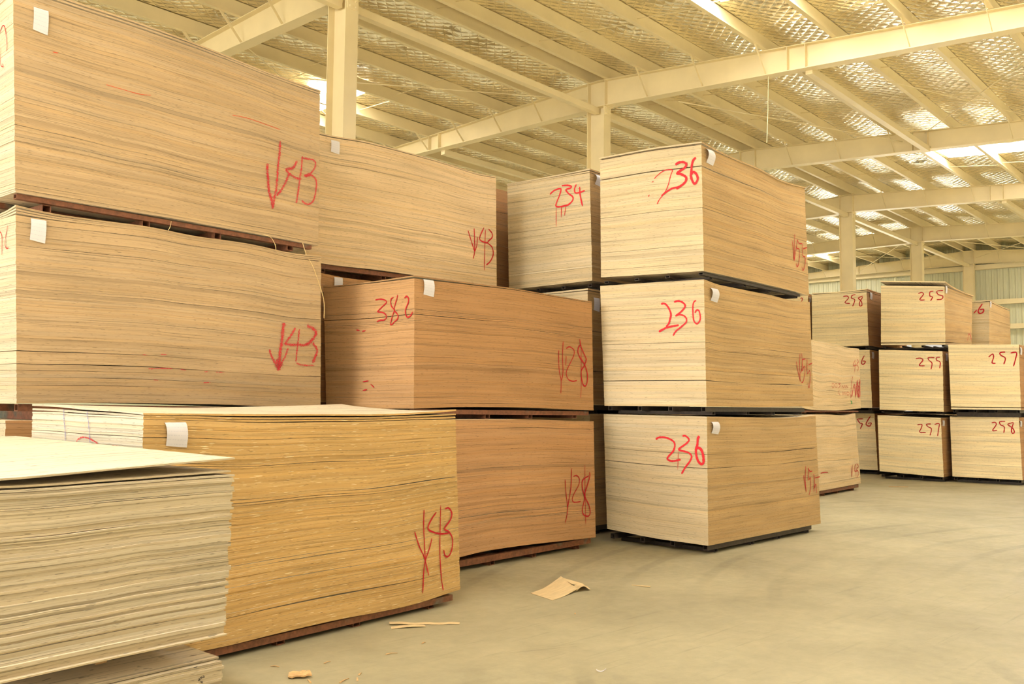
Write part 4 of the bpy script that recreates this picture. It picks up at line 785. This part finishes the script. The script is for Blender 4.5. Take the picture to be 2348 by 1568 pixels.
for key, lab in PLABEL.items():
    S = SOBJ[key]
    g = np.linspace(0, 1, 13); gu, gv = np.meshgrid(g, g)
    zb = float(S.P(gu, gv, np.zeros_like(gu))[..., 2].min()) - .001
    lowkey = {'3': '2', '2': '1'}.get(key[1:], None)
    zl = TOPZ[key[0] + lowkey] + .001 if lowkey else 0.0
    # the sheets below sag between the runners; the feet stand where the stack below is flat
    tot = max(zb - zl, .045)
    rail = min(.056, tot * .58); foot = tot - rail
    zl = zb - tot
    dmin = float(S.dz(gu, gv, np.zeros_like(gu)).min())
    def ztop(u, v): return zb if key not in ('A3', 'A2', 'B3', 'C2', 'C1') else max(zb, float(S.flat(u / S.len, v / S.wid, 0.0)[2]) + dmin - .002)     # the rails carry the sheets
    root = empty('pallet', (S.base[0], S.base[1], zl))
    tag(root, lab, 'pallet', 'steel pallets')
    mat = M[SPEC[key][8]]; off = (S.base[0], S.base[1], zl)
    e, f = Vector(S.ex), Vector(S.ey); c0 = Vector(S.c['Cb']); c0.z = 0
    L, Wd = S.len, S.wid
    def pt(u, v, z): q = c0 + e * u + f * v; return (q.x, q.y, z)
    w = .05
    for v in (.05, Wd * .35, Wd * .65, Wd - .05):       # long rails: open box tubes
        b = MB(); th = .006; u0, u1 = (.02, L - .05) if SPEC[key][8] == 'rust_red' else (.03, L - .19)
        ta, tb_ = ztop(u0, v), ztop(u1, v)
        for (va, vb, za, zc) in ((v - w / 2, v + w / 2, rail - th, rail), (v - w / 2, v + w / 2, 0, th), (v - w / 2, v - w / 2 + th, th, rail - th), (v + w / 2 - th, v + w / 2, th, rail - th)):
            pa, pb = ta - rail, tb_ - rail
            b.hexa([pt(u0, va, pa + za), pt(u1, va, pb + za), pt(u1, vb, pb + za), pt(u0, vb, pa + za), pt(u0, va, pa + zc), pt(u1, va, pb + zc), pt(u1, vb, pb + zc), pt(u0, vb, pa + zc)])
        b.build('rail', mat, root, off)
    for u in (.22, L * .38, L * .62, L - .25):          # cross runners: open box tubes, the rear ones raised to block back light
        b = MB(); z0, z1 = zl, (ztop(u, Wd / 2) - rail if u < .3 else zb - .002); th = .005; v0, v1 = .045, Wd - .045; wr = .06
        for (ua, ub, za, zc) in ((u - wr / 2, u + wr / 2, z1 - th, z1), (u - wr / 2, u + wr / 2, z0, z0 + th), (u - wr / 2, u - wr / 2 + th, z0 + th, z1 - th), (u + wr / 2 - th, u + wr / 2, z0 + th, z1 - th)):
            b.hexa([pt(ua, v0, za), pt(ub, v0, za), pt(ub, v1, za), pt(ua, v1, za), pt(ua, v0, zc), pt(ub, v0, zc), pt(ub, v1, zc), pt(ua, v1, zc)])
        b.build('runner', mat, root, off)

# wooden spacer blocks between the two nearest piles
SL = SOBJ['L2']
for k, (u, v, lab) in enumerate(((SL.len + .035, .30, 'small orange wood block under the right edge of the nearest stack'), (SL.len - .40, .29, 'small orange wood block between the two nearest piles, left one'),
                                 (SL.len - .06, 1.2, 'wood block between the nearest piles, hidden middle one'), (SL.len - .52, 2.1, 'wood block between the nearest piles, hidden rear one'), (SL.len - 1.1, .3, 'wood block between the nearest piles, out of frame'), (SL.len - 1.1, 2.1, 'wood block between the nearest piles, far rear one'))):
    q = np.array(SL.c['Cb']) + SL.ex * u + SL.ey * v
    zb = float(SL.P(u / SL.len, v / SL.wid, 0.0)[2]) - .004
    zt = float(SOBJ['L1'].P(u / SL.len, v / SL.wid, 1.0)[2]) + .020
    b = MB(); b.box(-.025, .025, -.022, .022, 0, max(zb - zt, .03))
    o = b.build('wood_block', M['chip']); o.location = (q[0], q[1], zt)
    bv = o.modifiers.new('bevel', 'BEVEL'); bv.width = .003; bv.segments = 1
    tag(o, lab, 'block', 'spacer blocks')

# ------------------------------------------------------------------ painted numbers and lines
def catmull(pts, sub):
    P = [pts[0]] + pts + [pts[-1]]; out = []
    for i in range(1, len(P) - 2):
        a, b, c, d = (np.array(P[i + k]) for k in (-1, 0, 1, 2))
        for k in range(sub):
            t = k / sub
            out.append(.5 * ((2 * b) + (c - a) * t + (2 * a - 5 * b + 4 * c - d) * t * t + (3 * b - a - 3 * c + d) * t ** 3))
    out.append(np.array(P[-2])); return out
WIDEN = {'crayon': 2.0, 'chalk': 1.35, 'spray': 1.25}
MARK_NAME = {'ink': ('ink_line', 'purple vertical ink line'), 'red stain': ('red_streak', 'thin red stain along a sheet edge'), 'tar': ('black_smudge', 'black smudge on the sheet edges'), 'green ink': ('ink_mark', 'small green ink mark')}
for n_, (key, face, colname, strokes) in enumerate(MARKS):
    S = SOBJ[key]
    rr = random.Random(n_)
    nrm = -S.ey if face == 'l' else -S.ex
    nrm = np.array([nrm[0], nrm[1], 0]); nrm /= np.linalg.norm(nrm)
    gap0 = .0055 if SPEC[key][5] < .004 else .010
    for si, (wid, flat) in enumerate(strokes):
        v = []; f = []
        pts = [(flat[i], flat[i + 1]) for i in range(0, len(flat), 2)]
        sm = catmull(pts, 5) if len(pts) > 2 else [np.array(pts[0]) + (np.array(pts[1]) - np.array(pts[0])) * k / 4 for k in range(5)]
        L3 = np.array([S.flat(a, 0, b) if face == 'l' else S.flat(0, a, b) for a, b in sm])
        gap = gap0 + .0004 * (si % 8); W = wid * WIDEN.get(colname, 1.2)
        for i in range(len(L3)):
            d = L3[min(i + 1, len(L3) - 1)] - L3[max(i - 1, 0)]
            d /= (np.linalg.norm(d) + 1e-9)
            sd = np.cross(d, nrm); sd /= (np.linalg.norm(sd) + 1e-9)
            w = W * (.5 + .08 * rr.uniform(-1, 1)) * (.5 if i in (0, len(L3) - 1) else 1)
            c = L3[i] + nrm * gap - S.base
            v += [tuple(c + sd * w), tuple(c - sd * w)]
        for i in range(len(L3) - 1):
            a = 2 * i
            f.append((a, a + 1, a + 3, a + 2))
        nm, lb = MARK_NAME.get(colname, ('painted_stroke', 'red hand-painted stroke'))
        me = mesh(nm, v, f)
        ul = me.uv_layers.new(name='UVMap')
        for lp in me.loops: ul.data[lp.index].uv = (lp.vertex_index // 2 * .1, lp.vertex_index % 2)
        link(nm, me, M[colname], ROOT[key])['label'] = lb

# ------------------------------------------------------------------ paper tags tucked between the sheets
TLABEL = {'A3': 'large white printed tag on the top left stack', 'A2': 'large white printed tag on the second left stack', 'B3': 'white tag on the upper middle V43 stack',
 'B2': 'white tag peeking above the left end of the 382 stack', 'C2': 'white tag beside the corner of the 382 stack', 'K': 'largest white printed tag, on the front ochre stack',
 'F3': 'curled white tag on the top 236 stack', 'F2': 'curled white tag on the middle 236 stack', 'F1': 'curled white tag on the bottom 236 stack',
 'E3': 'curled pinkish tag beside the 234 stack corner', 'E2': 'white tag in the gap below the 234 stack', 'H3': 'tiny tag on the side of the far 258 stack',
 'H2': 'tiny white tag on the side of the far stack marked 6', 'I3': 'tiny tag at the corner of the far topmost 255 stack', 'I2': 'tiny tag beside the far middle 255 stack',
 'N3': 'tiny tag on the rearmost stack marked 6', 'M3': 'tiny lilac tag glimpsed behind the 236 tower', 'I1': 'tiny tag beside the far 257 floor stack',
 'J2': 'tiny tag on the upper stack at the right edge', 'J1': 'tiny tag on the floor-level stack at the right edge'}
for key, U, t, w, h in TAGS:
    S = SOBJ[key]
    w = min(max(w, .085), .12); h = min(max(h, .10), .155)
    if key == 'M3': U = .02
    a = S.P(U, 0.0, t); nrm = -np.array(S.ey); ex = np.array(S.ex)
    curl = {'F3': .034, 'F2': .026, 'F1': .022, 'E3': .030, 'K': .018, 'C2': .014}.get(key, .008)
    tilt = {'K': .10, 'F3': .12, 'A3': .02, 'A2': -.01, 'C2': .06}.get(key, .03)
    v = []; f = []; uv = []
    nr, nc = 11, 4
    prof = [(-.003, 0.0), (.008, 0.0)]
    for i in range(nr - 2):
        s_ = (i + 1) / (nr - 2)
        prof.append((.007 + curl * math.sin(math.pi * min(1, s_ * 1.05)) ** .8, -h * s_ ** 1.25))
    for side in (0, 1):
        for (o_, z_) in prof:
            for c in range(nc):
                k = c / (nc - 1)
                bend = .25 * curl * (k - .5)
                q = a + ex * (w * k + tilt * (-z_)) + nrm * (o_ + bend - side * .0006) + np.array([0, 0, z_ - .012 * k * (z_ / h if z_ < 0 else 0) * -1])
                v.append(tuple(q - a))
    n1 = nr * nc
    for i in range(nr - 1):
        for c in range(nc - 1):
            q = (i * nc + c, (i + 1) * nc + c, (i + 1) * nc + c + 1, i * nc + c + 1)
            f.append(q); f.append(tuple(x + n1 for x in q[::-1]))
    me = mesh('paper_tag', v, f, True)
    ul = me.uv_layers.new(name='UVMap')
    for lp in me.loops:
        i = lp.vertex_index % n1
        ul.data[lp.index].uv = ((i % nc) / (nc - 1), 1 - (i // nc) / (nr - 1))
    o = link('paper_tag', me, M['paper'], None, a)
    tag(o, TLABEL[key], 'tag', 'paper tags on the stacks')

# ------------------------------------------------------------------ loose strapping strands on the left tower
A3, A2 = SOBJ['A3'], SOBJ['A2']
def on(S, u, t, out): return S.flat(u, 0, t) - np.array(S.ey) * out
def strand(label, pts, r):
    pts = [np.array(q) for q in pts]
    sm = catmull(pts, 5)
    base = sm[0]
    o = MB().tube([q - base for q in sm], r, 5).build('strap_strand', M['strand'])
    o.location = base
    tag(o, label, 'strand', 'loose strap strands')
strand('short curled straw strand hanging over the pallet gap, right of middle', [on(A3, .775, .005, .01), on(A3, .80, -.005, .02), on(A3, .818, -.06, .025), on(A3, .812, -.12, .02)], .0022)
strand('long straw strand trailing down past the right corner of the second left stack', [on(A3, .93, .0, .01), on(A3, .945, -.08, .02), on(A2, .96, .94, .012), on(A2, .985, .84, .012), on(A2, 1.01, .72, .008), on(A2, 1.012, .60, .006)], .0026)
strand('small frayed straw strand on the pallet, left of the middle', [on(A3, .447, -.01, .012), on(A3, .44, -.05, .02), on(A3, .425, -.09, .02)], .0018)

# ------------------------------------------------------------------ scraps on the floor
def scrap(name, label, corners, z, bendf, mat, th=.003, nu=12, nv=6, cat='scrap', group=None):
    A, B, C, D = (np.array((*q, 0.0)) for q in corners)
    v = []; f = []
    for s_ in (0, 1):
        for i in range(nu + 1):
            for j in range(nv + 1):
                u, w = i / nu, j / nv
                q = A * (1 - u) * (1 - w) + D * u * (1 - w) + B * (1 - u) * w + C * u * w
                q = q + np.array([0, 0, z + bendf(u, w) + (th if s_ else 0)])
                v.append(q)
    base = np.mean(v, axis=0); base[2] = 0
    n1 = (nu + 1) * (nv + 1); I = lambda i, j: i * (nv + 1) + j
    for i in range(nu):
        for j in range(nv):
            q = (I(i, j), I(i + 1, j), I(i + 1, j + 1), I(i, j + 1))
            f.append(q); f.append(tuple(x + n1 for x in q[::-1]))
    for i in range(nu):
        f.append((I(i, 0), I(i, 0) + n1, I(i + 1, 0) + n1, I(i + 1, 0))); f.append((I(i + 1, nv), I(i + 1, nv) + n1, I(i, nv) + n1, I(i, nv)))
    for j in range(nv):
        f.append((I(0, j + 1), I(0, j + 1) + n1, I(0, j) + n1, I(0, j))); f.append((I(nu, j), I(nu, j) + n1, I(nu, j + 1) + n1, I(nu, j + 1)))
    o = link(name, mesh(name, [q - base for q in v], f, False), mat, None, base)
    if label: tag(o, label, cat, group)
    return o
main = scrap('veneer_scrap', 'bent offcut of pale veneer lying on the floor with folded torn end', [(5.52, 4.56), (5.43, 4.28), (5.80, 4.33), (6.02, 4.66)], .001,
             lambda u, w: .055 * max(0, u - .35) ** 1.4 * (1 - .5 * w) * 1.6, M['veneer_face'], .002)
fl = scrap('folded_flap', None, [(5.86, 4.43), (5.80, 4.335), (5.915, 4.29), (6.00, 4.385)], .003, lambda u, w: .030 * math.sin(math.pi * min(1, u * 1.1)) + .006, M['veneer_face'], .002, 8, 5)
fl.location = Vector(fl.location) - Vector(main.location); fl.parent = main
fl2 = scrap('torn_end', None, [(6.02, 4.66), (5.86, 4.43), (6.00, 4.385), (6.09, 4.50)], .004, lambda u, w: .036 * (1 - u), M['veneer_face'], .002, 8, 5)
fl2.location = Vector(fl2.location) - Vector(main.location); fl2.parent = main
st = scrap('veneer_strip', 'long split strip of veneer on the floor in front of the ochre stack', [(4.145, 4.605), (4.11, 4.56), (4.43, 4.25), (4.47, 4.285)], .001,
           lambda u, w: .022 * max(0, .4 - u) ** 1.2 + .004 * math.sin(9 * u) ** 2, M['veneer_face'], .002, 14, 3)
s2 = scrap('split_layer', None, [(4.085, 4.52), (4.05, 4.475), (4.24, 4.36), (4.26, 4.40)], .001, lambda u, w: .006 * math.sin(3 * u), M['veneer_face'], .002, 8, 3)
s2.location = Vector(s2.location) - Vector(st.location); s2.parent = st
scrap('wood_sliver', 'short pale sliver alone on the floor in front of the 236 tower', [(6.33, 4.19), (6.31, 4.18), (6.345, 4.03), (6.37, 4.04)], .001, lambda u, w: .003 * u, M['veneer_face'], .003, 5, 2)
scrap('wood_sliver', 'thin brown stick on the floor near the far 257 stack', [(17.40, 5.99), (17.36, 5.98), (17.56, 5.70), (17.60, 5.71)], .001, lambda u, w: .004, M['chip'], .006, 5, 2)
scrap('wood_chip', 'largest jagged wood chip at the bottom edge of the picture', [(3.02, 4.12), (2.97, 4.06), (3.06, 3.98), (3.10, 4.05)], .002, lambda u, w: .010 * abs(math.sin(7 * u + 5 * w)) + .006 * u, M['chip'], .009, 6, 3)
scrap('paper_fleck', 'small white curled fleck on the floor at the bottom right of centre', [(4.17, 2.985), (4.155, 2.975), (4.20, 2.945), (4.22, 2.955)], .001, lambda u, w: .012 * (u - .5) ** 2 * 4, M['paper'], .001, 5, 2)
for x, y, ln, a, lab in ((3.66, 4.04, .07, -.4, 'orange wood splinter on the floor in front of the ochre stack'), (3.95, 4.08, .035, .2, 'tiny splinter just below the long veneer strip'),
                    (3.15, 3.83, .08, .3, 'longest of the splinters at the bottom edge, right of the chip'), (3.21, 3.80, .06, .9, 'thin crossing splinter at the bottom edge'),
                    (3.28, 3.86, .04, .5, 'rightmost splinter of the bottom-edge litter'), (3.06, 4.30, .05, -1.1, 'dark thin splinter just right of the low pile'),
                    (3.02, 3.95, .06, 1.2, 'splinter cut by the bottom edge beside the low pile'), (3.30, 4.16, .045, .1, 'short brown splinter above the largest chip'),
                    (5.2, 3.9, .03, .6, 'lone tiny splinter in the middle of the open floor')):
    dx, dy = math.cos(a) * ln / 2, math.sin(a) * ln / 2; w = .005
    px, py = -math.sin(a) * w, math.cos(a) * w
    scrap('wood_splinter', lab, [(x - dx + px, y - dy + py), (x - dx - px, y - dy - py), (x + dx - px * .4, y + dy - py * .4), (x + dx + px * .4, y + dy + py * .4)], .001,
          lambda u, w: .004 * math.sin(3.1 * u), M['chip'], .002, 4, 1, 'splinter', 'wood splinters on the floor')
